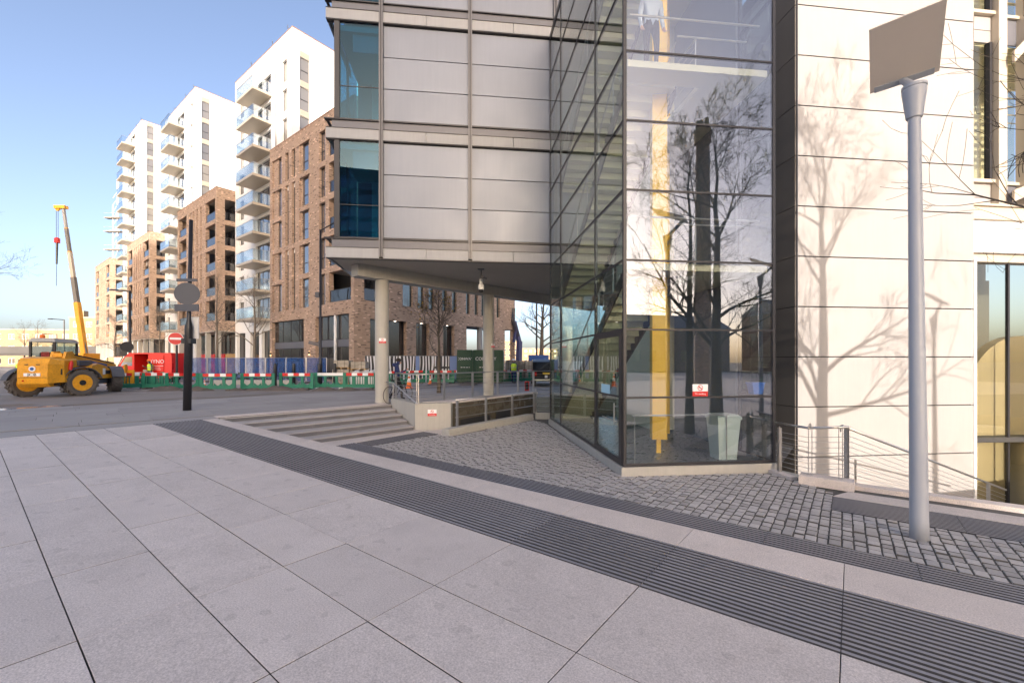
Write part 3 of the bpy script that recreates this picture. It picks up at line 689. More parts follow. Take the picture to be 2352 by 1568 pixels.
no_smoking('small no smoking sign on the round column at the top of the steps', Matrix.Translation(_c+Vector((math.sin(R(158))*.277, math.cos(R(158))*.277, 2.49))) @ Matrix.Rotation(R(22), 4, 'Z'), .27, True)
no_smoking('no smoking sign on the blunt end of the concrete retaining wall', Matrix.Translation((-2.73, 14.887, -.08)) @ Matrix.Rotation(R(9.5), 4, 'Z'), .3)
_c = Vector((-1.16, 21.52, 0))
no_smoking('small no smoking sign on the round column behind the ramp railing', Matrix.Translation(_c+Vector((math.sin(R(125))*.277, math.cos(R(125))*.277, 2.45))) @ Matrix.Rotation(R(55), 4, 'Z'), .27, True)
nt_ = thing('notice', 'pale blue paper notice taped to the glass door', 'notice', (2.28, 8.9, 0), TH)
m = MB('paper'); m.box(-.004, -.001, .82, 1.42, .92, 1.16); m.build('sheet', nt_)
# ---- panelled wing with the tall pale front
WG = thing('stone_clad_wing', 'tall wing clad in cream panels with a dark panelled side, in full sun', 'building', (7.87, 12.0, 0), TH)
rows = [-3.05]+[.42+1.386*i for i in range(-2, 10)]
for i in range(len(rows)-1):
    a, c = rows[i], rows[i+1]
    m = MB('stone_panel'); m.box(.012, 5.56, 0, .06, a+.016, c-.016); m.build('front_panel', WG)
    m = MB('stone_dark'); m.box(-.05, .0, .03, 1.9, a+.009, c-.009); m.build('side_panel', WG)
    m = MB('stone_dark'); m.box(-.05, .0, 1.92, 4.4, a+.009, c-.009); m.build('side_panel', WG)
m = MB('black_matt'); m.box(.001, 5.55, .061, 4.4, -3.05, 13.4); m.build('core', WG)
m = MB('frame'); m.box(-.03, .01, -.004, .028, -3.05, 13.3); m.build('corner_trim', WG)
m = MB('white'); m.box(5.562, 5.64, -.02, .7, -3.05, 4.7); m.build('end_trim', WG)
# ---- glazed and louvred wing at the far right
GW = thing('louvred_wing', 'beige framed glazed wing with horizontal louvres and a white beam at the right edge', 'building', (7.87, 12.0, 0), TH)
Y0 = .6
def gx(name, x0, x1, z0, z1, y0, y1, m_): m = MB(m_); m.box(x0, x1, y0, y1, z0, z1); return m.build(name, GW)
for zt, zb in ((15.2, 12.35), (11.45, 7.22)):
    gx('window_pane', 5.7, 6.86, zb, zt, Y0+.05, Y0+.065, 'window_green'); gx('window_pane', 7.3, 7.88, zb, zt, Y0+.05, Y0+.065, 'window_green'); gx('window_pane', 8.06, 10.5, zb, zt, Y0+.05, Y0+.065, 'window_green')
    gx('mullion', 6.86, 6.95, zb, zt, Y0-.05, Y0+.1, 'frame')
    gx('sill', 5.66, 7.3, zb-.1, zb, Y0-.12, Y0+.1, 'beige_metal'); gx('sill', 7.3, 10.5, zb-.12, zb-.03, Y0-.06, Y0+.1, 'beige_metal')
    gx('spandrel', 5.66, 6.95, zb-.52, zb-.102, Y0, Y0+.06, 'stone_panel'); gx('spandrel', 5.66, 6.95, zb-.9, zb-.54, Y0, Y0+.06, 'stone_panel'); gx('spandrel', 7.3, 10.5, zb-.9, zb-.122, Y0+.02, Y0+.06, 'band')
    for j in range(9):
        z = zt-.25-j*.26
        if j < 9: m = MB('beige_metal'); m.ext([(Y0+.12, z), (Y0+.3, z+.1), (Y0+.31, z+.085), (Y0+.13, z-.015)], 7.3, 10.4); m.build('louvre', GW)
    gx('back_wall', 5.7, 10.5, zb, zt, Y0+2.2, Y0+2.3, 'interior'); gx('ceiling', 5.7, 10.5, zt-.05, zt, Y0+.1, Y0+2.2, 'interior')
for x0, x1 in ((6.97, 7.26), (7.9, 8.05), (9.3, 9.45)): gx('column', x0, x1, 5.95, 15.2, Y0-.2, Y0+.04, 'beige_metal')
gx('edge_trim', 5.645, 5.69, 4.7, 15.2, Y0-.06, Y0+.1, 'beige_metal')
gx('beam', 5.645, 10.5, 5.93, 6.3, Y0-.32, Y0+.1, 'beige_metal'); gx('beam_lip', 5.645, 10.5, 6.301, 6.36, Y0-.4, Y0+.1, 'beige_metal')
gx('white_beam', 5.645, 10.5, 4.97, 5.929, Y0-.2, Y0+.1, 'white'); gx('soffit', 5.645, 10.5, 4.72, 4.969, Y0-.05, Y0+.3, 'beige_metal')
m = MB('beige_metal')
for xa, za, xb, zb in ((7.2, 10.6, 9.6, 13.0), (7.2, 6.45, 9.6, 7.4)): m = MB('beige_metal'); m.ext([(xa, za), (xb, zb), (xb, zb+.34), (xa, za+.34)], Y0-.42, Y0-.36, 'y'); m.build('brace', GW)
for x0, x1 in ((5.72, 7.66), (7.74, 10.5)): gx('glass_screen', x0, x1, -3.0, 4.7, Y0+.1, Y0+.115, 'window_green')
gx('screen_post', 7.67, 7.73, -3.0, 4.7, Y0+.06, Y0+.14, 'frame')
n = 14; prof = [(6.65, -3.05)]+[(8.75+2.1*math.cos(math.pi-k*math.pi/2/n), .2+2.3*math.sin(k*math.pi/2/n)) for k in range(n+1)]+[(10.5, 2.5), (10.5, -3.05)]
m = MB('beige_wall'); m.ext(prof, Y0+.45, Y0+.75, 'y'); m.build('arched_wall', GW)
gx('back_wall', 5.7, 10.5, -3.05, 4.7, Y0+2.6, Y0+2.7, 'interior_dark')
gx('core', 5.7, 10.5, -3.05, 15.2, Y0+2.71, Y0+3.4, 'interior_dark')
m = MB('white'); m.lathe([(.42, -3.0), (.42, -.55), (.36, -.5)], (8.4, -.25, 0), 24); tag(m.build('round_pillar', None, True), 'white round pillar stub beside the glazed screen at the right edge', 'pillar')
bpy.data.objects['round_pillar'].location = (7.87, 12.0, 0); bpy.data.objects['round_pillar'].rotation_euler = (0, 0, R(TH))
# ---- steps going down on the sunny side
SS = thing('side_steps', 'sunlit steps going down along the cream wall behind the cable railing', 'steps', (6.3, 8.5, 0), 90-65)
for i in range(11):
    m = MB('concrete'); m.box(.55*i, .55*i+.6, -.25, 5, -3.05, -.83-.17*i); m.build('step', SS)

# ================================================================ RAILINGS, LAMPS
def railing(name, label, pts, h, cables, posts, rail_r=.024, group=None, zc=None, mid=None):
    """tubular handrail on paired flat posts with stretched cables; pts = base points"""
    t = thing(name, label, 'railing', pts[0])
    o = Vector(pts[0]); P = [Vector(p)-o for p in pts]
    m = MB('steel'); m.path([p+Vector((0, 0, h)) for p in P], rail_r, 10); m.build('handrail', t, True)
    for p, d in posts:
        p = Vector(p)-o; m = MB('steel'); d = Vector(d).normalized(); s = Vector((-d.y, d.x, 0))
        for k in (-.035, .022):
            a = p+d*k; m._add([a+s*u+d*v+Vector((0, 0, z)) for z in (0, h-.03) for u, v in ((-.03, 0), (.03, 0), (.03, .012), (-.03, .012))], [(0, 3, 2, 1), (4, 5, 6, 7), (0, 1, 5, 4), (1, 2, 6, 5), (2, 3, 7, 6), (3, 0, 4, 7)])
        m.tube(p+Vector((0, 0, h-.12)), p+Vector((0, 0, h)), .012, None, 6); m.build('post', t)
    for z in cables:
        m = MB('steel'); m.path([p+Vector((0, 0, z)) for p in P], .005 if not mid else mid, 6); m.build('cable' if not mid else 'rail', t)
    return t
u37 = ax(126)
railing('cable_railing', 'steel cable railing with two tall posts on a stone block beside the glass tower', [(5.55, 9.15, -.6), (5.72, 8.42, -.6), (6.2, 8.0, -.52)], 1.0, [.12+.1*i for i in range(8)], [((5.56, 9.05, -.66), (0, 1, 0)), ((5.74, 8.38, -.5), u37), ((6.1, 8.08, -.5), u37)])
SB = thing('stone_block', 'pale stone block carrying the posts at the corner of the cobbles', 'block', (5.92, 8.2, -.66), 90-131)
m = MB('granite_edge'); m.bbox(-.42, .42, -.17, .17, 0, .17, .012); m.build('block', SB)
CB = thing('kerb', 'pale stone kerb along the drop beside the cream wall', 'kerb', (0, 0, 0))
for q in ([(5.42, 9.2), (5.5, 8.6), (5.66, 8.65), (5.6, 9.25)], [(6.2, 8.1), (7.6, 7.05), (7.75, 7.25), (6.35, 8.3)], [(7.6, 7.05), (9.2, 5.85), (9.35, 6.05), (7.75, 7.25)]):
    m = MB('granite_edge'); m.prism(q, -.75, -.60); m.build('kerb_stone', CB)
q0 = Vector((6.18, 8.15, -.5)); q1 = Vector((12.7, 11.2, -2.6))
dv = (q1-q0); railing('stair_railing', 'sloping steel handrail with cables going down in front of the cream wall', [q0, q1], .98, [.14+.1*i for i in range(8)], [(q0+dv*.02, dv), (q0+dv*.86, dv)])
m = MB('steel'); m.tube((7.1, 9.0, -.9), (7.1, 9.0, -.35), .018, None, 8); tag(m.build('short_post'), 'short steel post standing by the sloping handrail', 'post')
# upper railing behind the retaining wall
posts = [((-4.52, 16.95, .2), (1, 1, 0)), ((-3.25, 15.0, .24), (1, .2, 0)), ((-2.55, 16.35, .25), (1, 1, 0)), ((-1.6, 17.66, .25), (1, 1, 0)), ((-.62, 18.75, .25), (1, 1, 0)), ((.27, 19.55, .25), (1, 1, 0)), ((1.0, 20.3, .25), (1, 1, 0))]
railing('upper_railing', 'long steel railing along the street edge above the ramp', [(-4.52, 16.95, .22), (-3.25, 15.0, .22), (-2.55, 16.35, .22), (-1.6, 17.66, .22), (-.62, 18.75, .22), (.27, 19.55, .22), (1.0, 20.3, .22), (4.5, 21.3, .22)], 1.0, [.25, .4, .55, .7, .85], posts)
HR = thing('stair_handrail', 'bright tubular handrail sloping beside the granite steps', 'handrail', (0, 0, 0))
m = MB('steel'); m.path([(-4.95, 17.12, .86), (-4.62, 16.92, .84), (-3.28, 14.86, .27), (-3.2, 14.75, .24)], .027, 10); m.build('rail', HR, True)
m = MB('steel'); m.tube((-4.62, 16.92, 0.1), (-4.62, 16.92, .82), .02, None, 8); m.build('post', HR)
lw0, lw1 = Vector((-1.82, 13.95, -.42)), Vector((.95, 17.75, -.42))
pp = [(lw0+(lw1-lw0)*t, (lw1-lw0)) for t in (.02, .33, .66, .98)]
railing('ramp_railing', 'low steel railing on the stone wall beside the sunk ramp', [lw0, lw1], .86, [.62, .3], pp, .018, mid=.013)
RR = thing('barred_railing', 'short steel railing with five flat bars next to the glass tower', 'railing', (0, 0, 0))
m = MB('steel')
for k in range(6): m.tube((.98, 17.75, -.35+.17*k), (2.0, 17.9, -.35+.17*k), .014, None, 6)
m.build('bar', RR); m = MB('steel'); m.tube((.98, 17.75, -.5), (.98, 17.75, .55), .025, None, 8); m.build('post', RR)
m = MB('concrete'); m.box(.95, 2.2, 17.7, 17.95, -.75, -.42); m.build('kerb_stone', RR)

def street_lamp(label, base, group='tall plate lamps in the court'):
    L = thing('street_lamp', label, 'lamp', base, 0, group)
    m = MB('lamp_paint'); m.lathe([(.101, 0), (.098, .3), (.066, 5.55), (.064, 5.56)], (0, 0, 0), 28, 0, Matrix.Rotation(R(-.7), 4, 'Y')); m.build('pole', L, True)
    tx = -.068
    m = MB('lamp_paint'); m.lathe([(.075, 5.55), (.086, 5.56), (.128, 5.9), (.128, 5.925), (.122, 5.93), (.122, 5.945), (.131, 5.95), (.131, 5.985), (.095, 5.99)], (tx, 0, 0), 36); m.build('cone', L)
    e0, e1 = Vector((-.06, .72, 6.32)), Vector((.47, .21, 6.32)); f = Vector((-.58, -.69, .42)); nrm = (e1-e0).cross(f).normalized()
    if nrm.z < 0: nrm = -nrm
    c = (e0+e1)/2
    m = MB('lamp_paint'); m.tube((tx, 0, 5.97), c+f*.06-nrm*.03, .055, .045, 12); m.build('neck', L)
    m = MB('lamp_panel'); m._add([e0, e1, e1+f, e0+f, e0+nrm*.02, e1+nrm*.02, e1+f+nrm*.02, e0+f+nrm*.02], [(0, 1, 2, 3), (7, 6, 5, 4), (0, 4, 5, 1), (1, 5, 6, 2), (2, 6, 7, 3), (3, 7, 4, 0)]); m.build('reflector_plate', L)
    d = (e1-e0).normalized(); a, b_ = e0+d*.05+f*.012, e1-d*.05+f*.012; w_ = f.normalized()*.07
    m = MB('lamp_paint'); m._add([a, b_, b_+w_, a+w_, a-nrm*.035, b_-nrm*.035, b_+w_-nrm*.012, a+w_-nrm*.012], [(3, 2, 1, 0), (4, 5, 6, 7), (0, 1, 5, 4), (1, 2, 6, 5), (2, 3, 7, 6), (3, 0, 4, 7)]); m.build('light_bar', L)
    m = MB('frame_mid'); k = nrm*.024; m._add([e0+k, e1+k, e1+k+f, e0+k+f], [(0, 1, 2, 3)]) if False else None
    return L
street_lamp('tall tapering grey lamp post with a big tilted reflector plate on the cobbles', (5.38, 5.75, -.66))
street_lamp('plate lamp behind the viewer whose shadow falls on the cream wall', (12.75, 1.2, -.66))
# ================================================================ APARTMENT BLOCKS ALONG THE STREET
CORNER = Vector((-12.342, 34.0, 0)); SDIR = Vector((-.788, .616, 0)); RZ = -38; STO = 3.04
def wall_cells(m, c0, c1, z0, z1, ops, put):
    """fill a wall with boxes, leaving the openings free: ops = (c0,c1,z0,z1)"""
    zs = sorted({z0, z1, *[o[2] for o in ops if z0 < o[2] < z1], *[o[3] for o in ops if z0 < o[3] < z1]})
    for a, c in zip(zs, zs[1:]):
        hit = sorted([(o[0], o[1]) for o in ops if o[2] < (a+c)/2 < o[3]])
        x = c0
        for p, q in hit:
            if p > x+1e-4: put(m, x, p, a, c)
            x = max(x, q)
        if x < c1-1e-4: put(m, x, c1, a, c)
def window(par, face, c0, c1, z0, z1, dep, mat_='window', bars=(), name='window', trans=None):
    """frame with one pane; face 'f' = street front (x runs), 'r' = end wall (y runs)"""
    t = .055
    def bx(m, p, q, a, c, d0, d1, k=0):
        if face == 'f': m.box(p, q, d0, d1, a, c, k)
        else: m.box(-d1, -d0, p, q, a, c, k)
    m = MB('frame')
    bx(m, c0, c0+t, z0, z1, dep, dep+.08); bx(m, c1-t, c1, z0, z1, dep, dep+.08); bx(m, c0+t, c1-t, z1-t, z1, dep, dep+.08); bx(m, c0+t, c1-t, z0, z0+t, dep, dep+.08)
    for b_ in bars: bx(m, b_-.025, b_+.025, z0+t, z1-t, dep, dep+.07)
    if trans: bx(m, c0+t, c1-t, trans-.03, trans+.03, dep+.001, dep+.069)
    w_ = m.build(name, par)
    m = MB(mat_); bx(m, c0+t, c1-t, z0+t, z1-t, dep+.03, dep+.045); m.build('pane', w_); return w_
def brick_block(idx, label):
    o = CORNER+SDIR*(29.05*idx)
    B = thing('brick_apartment_block', label, 'building', o, RZ, 'brick blocks along the street')
    W = 14.75; ZT = 22.4; first = idx == 0; nfl = 5
    ops = []; wins = []
    for k in range(nfl):
        s, t = 6.52+STO*k, 9.02+STO*k
        ops.append((-3.7, -.42, s, t))
        if first:
            ops += [(-5.28, -4.3, s-.1, t), (-8.75, -6.88, s-.1, t), (-14.2, -12.25, s-.1, t)]
            wins += [(-5.28, -4.3, s-.1, t, ()), (-8.45, -7.36, s-.1, t, ()), (-13.2, -12.25, s-.1, t, ())]
            for a in (-10.2, -11.47): ops.append((a, a+.64, s-.75 if k % 2 else s-.1, t)); wins.append((a, a+.64, s-.75 if k % 2 else s-.1, t, ()))
        else:
            ops.append((-14.1, -10.9, s, t))
            for a in (-5.6, -7.0, -8.4, -9.8): ops.append((a, a+.62, s-.54 if k % 2 == 0 else s-.1, t)); wins.append((a, a+.62, s-.54 if k % 2 == 0 else s-.1, t, ()))
    gz = 5.45
    gops = [(-14.25, -7.95, .12, gz), (-5.89, -.7, .12, gz)] if first else []
    m = MB('brick')
    wall_cells(m, -W, 0, 0 if first else 5.3, ZT, ops+gops, lambda mm, p, q, a, c: mm.box(p, q, 0, .42, a, c))
    rops = [(.9, 2.2, 6.52+STO*k, 9.02+STO*k) for k in range(nfl)]
    rw = []
    if first:
        for k in range(2):
            s, t = 6.42+STO*k, 8.95+STO*k
            for a, c in ((4.68, 5.78), (6.34, 7.06), (7.62, 8.27), (9.3, 9.9), (10.6, 11.2), (12.53, 13.1), (13.8, 14.32), (14.85, 15.38), (17.33, 17.85)):
                rops.append((a, c, s, t)); rw.append((a, c, s, t))
        rops += [(1.45, 5.1, .1, 5.1), (6.15, 7.7, .1, 5.1), (9.4, 10.9, .1, 5.1), (12.6, 16.9, .1, 5.2), (18.74, 20.2, -1, 5.2)]
    L_ = 20.6 if first else 16
    wall_cells(m, .421, L_, 0 if first else 5.3, ZT, rops, lambda mm, p, q, a, c: mm.box(-.42, 0, p, q, a, c))
    m.build('wall', B)
    m = MB('brick'); m.box(-W, -W+.4, .43, 15, 0 if first else 5.3, ZT)
    m.build('end_wall', B)
    m = MB('brick_cap'); m.box(-W-.03, .03, -.03, .45, ZT, ZT+.07); m.box(-.45, .03, .451, L_, ZT, ZT+.07); m.build('coping', B)
    m = MB('concrete_dark'); m.box(-W+.41, -.43, .45, 15, ZT-.4, ZT-.2); m.build('roof', B)
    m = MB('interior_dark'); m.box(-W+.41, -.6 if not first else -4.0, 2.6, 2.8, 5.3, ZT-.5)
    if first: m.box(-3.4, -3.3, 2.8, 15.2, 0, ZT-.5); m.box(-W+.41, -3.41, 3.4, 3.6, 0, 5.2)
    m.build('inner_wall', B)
    for (a, c, s, t, bars) in wins:
        window(B, 'f', a, c, s, t, .22, bars=bars, trans=s+1.0)
        if c-a > .8:
            lo = [p for p in ops if p[0] <= a+.01 and p[1] >= c-.01 and abs(p[3]-t) < .01][0]
            if lo[0] < a-.02: m = MB('brick'); m.box(lo[0], a-.002, .14, .3, s, t); m.build('brick_panel', B)
            if lo[1] > c+.02: m = MB('brick'); m.box(c+.002, lo[1], .14, .3, s, t); m.build('brick_panel', B)
    if first:
        for k in range(2):
            for q in range(2):
                a = (-10.2, -11.47)[q]; m = MB('white_paint'); m.box(a+.03, a+.61, .2, .24, 18.02-2*STO*k-.25, 18.02-2*STO*k+.4); m.build('spandrel', B)
    for (a, c, s, t) in rw: window(B, 'r', a, c, s, t, .2, 'window_teal')
    # loggias: floor, ceiling, back window, glass guard
    for k in range(nfl):
        s, t = 6.52+STO*k, 9.02+STO*k
        for (x0, x1) in ([(-3.7, -.42)] if first else [(-3.7, -.42), (-14.1, -10.9)]):
            m = MB('soffit'); m.box(x0-.2, x1+.001, .43, 2.6, s-.3, s-.1); lg = m.build('loggia', B); m = MB('soffit'); m.box(x0-.2, x1+.001, .43, 2.6, t+.02, t+.2); m.build('loggia_ceiling', B)
            m = MB('glass_guard'); m.box(x0, x1, .1, .115, s+.05, s+.95); m.build('guard_pane', lg)
            m = MB('frame'); m.box(x0, x1, .08, .14, s+.96, s+1.01); m.box(x0, x1, .08, .14, s, s+.045); m.build('guard_rail', lg)
            if x0 > -5:
                m = MB('glass_guard'); m.box(-.115, -.1, .9, 2.2, s+.05, s+.95); m.build('guard_pane', lg)
                m = MB('frame'); m.box(-.14, -.08, .9, 2.2, s+.96, s+1.01); m.build('guard_rail', lg)
            window(lg, 'f', x0+.2, x1-.4, s-.05, t-.1, 2.35, bars=((x0+x1)/2,))
    if first:
        # shop fronts
        for x0, x1, bars in ((-14.25, -7.95, (-12.6, -11.0, -9.4)), (-5.89, -.7, (-4.3, -2.6))):
            window(B, 'f', x0, x1, 3.42, gz, .3, 'window_shop', bars, 'shop_window'); window(B, 'f', x0, x1, .12, 2.86, .3, 'window_shop', bars, 'shop_window')
            m = MB('band'); m.box(x0, x1, .25, .4, 2.861, 3.419); m.build('fascia_band', B)
        m = MB('white_paint'); m.tube((-2.9, .12, 0), (-2.9, .12, gz), .12, None, 12); m.build('shop_column', B, True)
        for x in (-6.9, -14.45):
            m = MB('black', 'lit_warm'); m.box(x-.07, x+.07, -.12, 0, 2.25, 2.5); m.box(x-.05, x+.05, -.1, -.01, 2.2, 2.249, 1); m.box(x-.05, x+.05, -.1, -.01, 2.501, 2.51, 1); m.build('wall_light', B)
        for y0, y1 in ((1.45, 5.1), (6.15, 7.7), (9.4, 10.9)): window(B, 'r', y0, y1, .1, 5.1, .5, 'window_shop', ((y0+y1)/2,), 'shop_window')
        m = MB('interior_dark'); m.box(-3.2, -.43, 12.6, 20.2, 5.21, 5.29); m.build('undercroft_ceiling', B)
        m = MB('concrete_dark'); m.tube((-.35, 14.95, 0), (-.35, 14.95, 5.2), .3, None, 16); m.build('undercroft_column', B, True)
        for y in (2.4, 4.1, 7.0, 10.2, 12.9, 16.5):
            m = MB('lit_spot'); m.tube((-.75 if y > 12 else -.3, y, 5.085 if y < 12 else 5.20), (-.75 if y > 12 else -.3, y, 5.075 if y < 12 else 5.19), .1, None, 10); m.build('downlight', B)
        m = MB('brick'); m.box(-3.0, -.43, 20.15, 20.6, 5.2, ZT-.3); m.build('end_wall', B)
    else:
        m = MB('soffit'); m.box(-W, 0, 0, 8, 5.2, 5.29); m.build('undercroft_ceiling', B)
        for x in (-14.3, -10.9, -7.4, -3.9, -.5):
            m = MB('concrete'); m.box(x-.22, x+.22, .1, .6, 0, 5.2); m.build('undercroft_column', B)
        m = MB('interior_dark'); m.box(-W, 0, 2.6, 2.8, 0, 5.2); m.build('undercroft_wall', B)
        for x0, x1, mm in ((-14.2, -11.1, 'window_shop'), (-10.7, -7.6, 'window_shop'), (-7.2, -4.1, 'window_shop'), (-3.7, -.7, 'window_shop')):
            window(B, 'f', x0, x1, 2.6, 5.1, 2.3, mm, ((x0*2+x1)/3, (x0+2*x1)/3), 'shop_window'); m = MB('red' if x0 < -7 else 'timber'); m.box(x0, x1, 2.2, 2.35, .1, 2.55); m.build('warm_lit_panel', B)  # warm light in the shop glazing, put into the colour of these panels
    return B
brick_block(0, 'nearest brown brick apartment block, with shop windows on the street corner')
brick_block(1, 'second brown brick block, with open loggias behind the round sign')
brick_block(2, 'third brown brick block along the street, above the red van')
brick_block(3, 'farthest brown brick block at the left end of the street, its end wall in sun')
def white_tower(idx, ZT, label):
    o = CORNER+SDIR*(29.05*idx); o = o+Vector((.616, .788, 0))*2.0
    T = thing('white_apartment_tower', label, 'building', o, RZ, 'white towers along the street')
    a0, a1 = 14.3, 29.0; nf = int((ZT-6.2-2.2)/STO)+1
    ops = []; rops = []; wn = []
    for k in range(nf):
        s = 6.2+STO*k
        ops.append((-23.0, -19.2, s+.12, s+2.45)); wn.append((-23.0, -19.2, s+.12, s+2.45, (-21.7, -20.4)))
        ops.append((-16.6, -15.5, s+.2, s+2.5)); wn.append((-16.6, -15.5, s+.2, s+2.5, ()))
        ops.append((-27.8, -26.4, s+.2, s+2.5)); wn.append((-27.8, -26.4, s+.2, s+2.5, ()))
        if s > 18: rops.append((.75, 1.75, s+.2, s+2.6))
    gop = [(-28.4, -26.0, .1, 5.0), (-24.6, -22.2, .1, 5.0), (-21.5, -19.0, .1, 5.0), (-18.2, -15.4, .1, 5.0)]
    m = MB('white'); wall_cells(m, -a1, -a0, 0, ZT, ops+gop, lambda mm, p, q, a, c: mm.box(p, q, 0, .4, a, c))
    wall_cells(m, .401, 15, 16, ZT, rops, lambda mm, p, q, a, c: mm.box(-a0-.4, -a0, p, q, a, c))
    m.box(-a1, -a1+.4, .401, 15, 0, ZT); m.box(-a1+.41, -a0-.41, 14.6, 15, 0, ZT); m.build('wall', T)
    m = MB('brick_cap'); m.box(-a1-.03, -a0+.03, -.03, .5, ZT, ZT+.09); m.box(-a0-.45, -a0+.03, .501, 15, ZT, ZT+.09); m.build('coping', T)
    m = MB('concrete_dark'); m.box(-a1+.41, -a0-.41, .41, 14.6, ZT-.5, ZT-.3); m.build('roof', T)
    m = MB('interior_dark'); m.box(-a1+.41, -a0-.41, 1.4, 1.5, 0, ZT-.6); m.box(-a0-1.4, -a0-1.3, 1.5, 14, 14, ZT-.6); m.build('inner_wall', T)
    for (a, c, s, t, bars) in wn: window(T, 'f', a, c, s, t, .2, 'window_pale' if c-a < 1.5 else 'window', bars=bars)
    for (a, c, s, t) in rops:
        m = MB('frame'); m.box(-a0-.2, -a0-.12, a, a+.05, s, t); m.box(-a0-.2, -a0-.12, c-.05, c, s, t); m.box(-a0-.2, -a0-.12, a+.051, c-.051, s+1.1, s+1.16); w_ = m.build('window', T)
        m = MB('window_pale'); m.box(-a0-.17, -a0-.155, a+.05, c-.05, s, t); m.build('pane', w_); m = MB('beige_metal'); m.box(-a0-.1, -a0+.004, a, c, t+.002, t+STO-2.402); m.build('spandrel', T)
    for (a, c, s, t) in gop: window(T, 'f', a, c, s, t, .3, 'window_shop', ((a+c)/2,), 'shop_window')
    m = MB('frame_mid'); m.tube((-17.9, -.06, 5.5), (-17.9, -.06, ZT-3), .05, None, 8); m.build('downpipe', T)
    proto = None
    for k in range(nf):
        s = 6.0+STO*k
        if proto is None:
            m = MB('beige_metal'); m.box(-23.35, -18.95, -1.95, 0, 0, .26); proto = m.build('balcony', T)
            for nm, bx in (('guard_pane', (-23.33, -18.97, -1.93, -1.915)), ('guard_pane', (-18.985, -18.97, -1.9, -.02)), ('guard_pane', (-23.33, -23.315, -1.9, -.02))):
                m = MB('glass_balcony'); m.box(*bx, .261, 1.38); m.build(nm, proto)
            m = MB('steel'); m.box(-23.35, -18.95, -1.95, -1.9, 1.385, 1.42); m.box(-18.99, -18.94, -1.899, 0, 1.385, 1.42); m.build('guard_rail', proto); b_ = proto
        else: b_ = copy_tree(proto, T)
        b_.location = (0, 0, s)
    for x in (-15.9, -19.5, -25):
        m = MB('steel'); m.tube((x, .3, ZT), (x, .3, ZT+.7), .03, None, 6); m.tube((x, .3, ZT+.7), (x+.35, .1, ZT+.85), .05, .03, 6); m.build('roof_light', T)
    return T
white_tower(0, 35.7, 'nearest white tower rising behind the corner brick block, with a column of glass balconies')
white_tower(1, 40.8, 'middle white tower with glass balconies above the second brick block')
white_tower(2, 46.0, 'farthest and slimmest white tower above the street, left of the others')

# ---- unseen block added behind the viewer so that its shade covers the court
OC = thing('unseen_shading_block', 'unseen tall office block added behind the viewer to keep the court in shade', 'building', (0, 0, 0))
m = MB('concrete'); m.box(-60, 13.4, -116, -100, -.7, 57); m.build('wall', OC)
for k in range(13): m = MB('window'); m.box(-59, 12.4, -99.99, -99.9, 3+4*k, 5.6+4*k); m.build('window_band', OC)
for i, (x0, x1, y, h) in enumerate(((40, 70, -70, 9), (75, 120, -60, 12), (20, 36, -75, 7))):
    t = thing('old_warehouse', ['low brick warehouse behind the viewer mirrored in the tower', 'long brick warehouse behind the viewer, tallest of the low ones', 'small brick warehouse behind the viewer'][i], 'building', (0, 0, 0), 0, 'warehouses behind the viewer')
    m = MB('brick'); m.box(x0, x1, y-12, y, -.7, h); m.build('wall', t)
    m = MB('slate'); m.ext([(y-12.4, h), (y+.4, h), (y-6, h+3.5)], x0-.3, x1+.3); m.build('roof', t)
    for k in range(int((x1-x0)/4)): m = MB('window'); m.box(x0+1.2+4*k, x0+3+4*k, y, y+.06, 1.5, 4); m.build('window', t)
ch = thing('brick_chimney', 'tall dark brick chimney mirrored in the front of the glass tower', 'chimney', (17.6, -9.2, -.66))
m = MB('brick'); m.lathe([(.62, 0), (.44, 17.2), (.56, 17.3), (.56, 18.2), (.47, 18.3)], (0, 0, 0), 12); m.build('shaft', ch)
m = MB('stone_dark'); [m.tube((.3*math.cos(k*1.26), .3*math.sin(k*1.26), 18.3), (.3*math.cos(k*1.26), .3*math.sin(k*1.26), 18.75+.15*(k % 2)), .17, .14, 8) for k in range(5)]; m.build('chimney_pots', ch)

# ---- old brick housing and viaduct in the background
def housing(label, loc, rz, L, H, storeys, bays, group='old housing in the distance', roof=0, D_=9):
    t = thing('old_apartment_block', label, 'building', loc, rz, group); st = H/storeys; ops = []
    for k in range(storeys):
        for b_ in range(bays): x = L*(b_+.5)/bays; ops.append((x-.85, x+.85, .8+st*k, .8+st*k+1.6))
    m = MB('brick_far'); wall_cells(m, 0, L, 0, H, ops, lambda mm, p, q, a, c: mm.box(p, q, 0, .35, a, c)); m.box(0, .35, .351, D_, 0, H); m.box(L-.35, L, .351, D_, 0, H); m.build('wall', t)
    m = MB('interior_dark'); m.box(.4, L-.4, 1.2, 1.3, 0, H-.1); m.build('inner_wall', t)
    for (a, c, s, tt) in ops:
        m = MB('white_paint'); m.box(a, c, .1, .17, tt-.1, tt); m.box(a, c, .1, .17, s, s+.1); m.box(a, a+.1, .1, .17, s+.101, tt-.101); m.box(c-.1, c, .1, .17, s+.101, tt-.101); m.box((a+c)/2-.05, (a+c)/2+.05, .1, .17, s+.101, tt-.101); w_ = m.build('window', t)
        m = MB('window'); m.box(a+.1, c-.1, .13, .145, s+.1, tt-.1); m.build('pane', w_)
    m = MB('concrete'); m.box(-.15, L+.15, -.15, .5, H, H+.25); m.build('coping', t)
    m = MB('concrete_dark'); m.box(.1, L-.1, .501, D_, H-.05, H+.1); m.build('roof', t)
    if roof: m = MB('brick_far'); m.box(.2, 2, 2, 3.5, H+.1, H+roof); m.build('chimney', t)
    return t
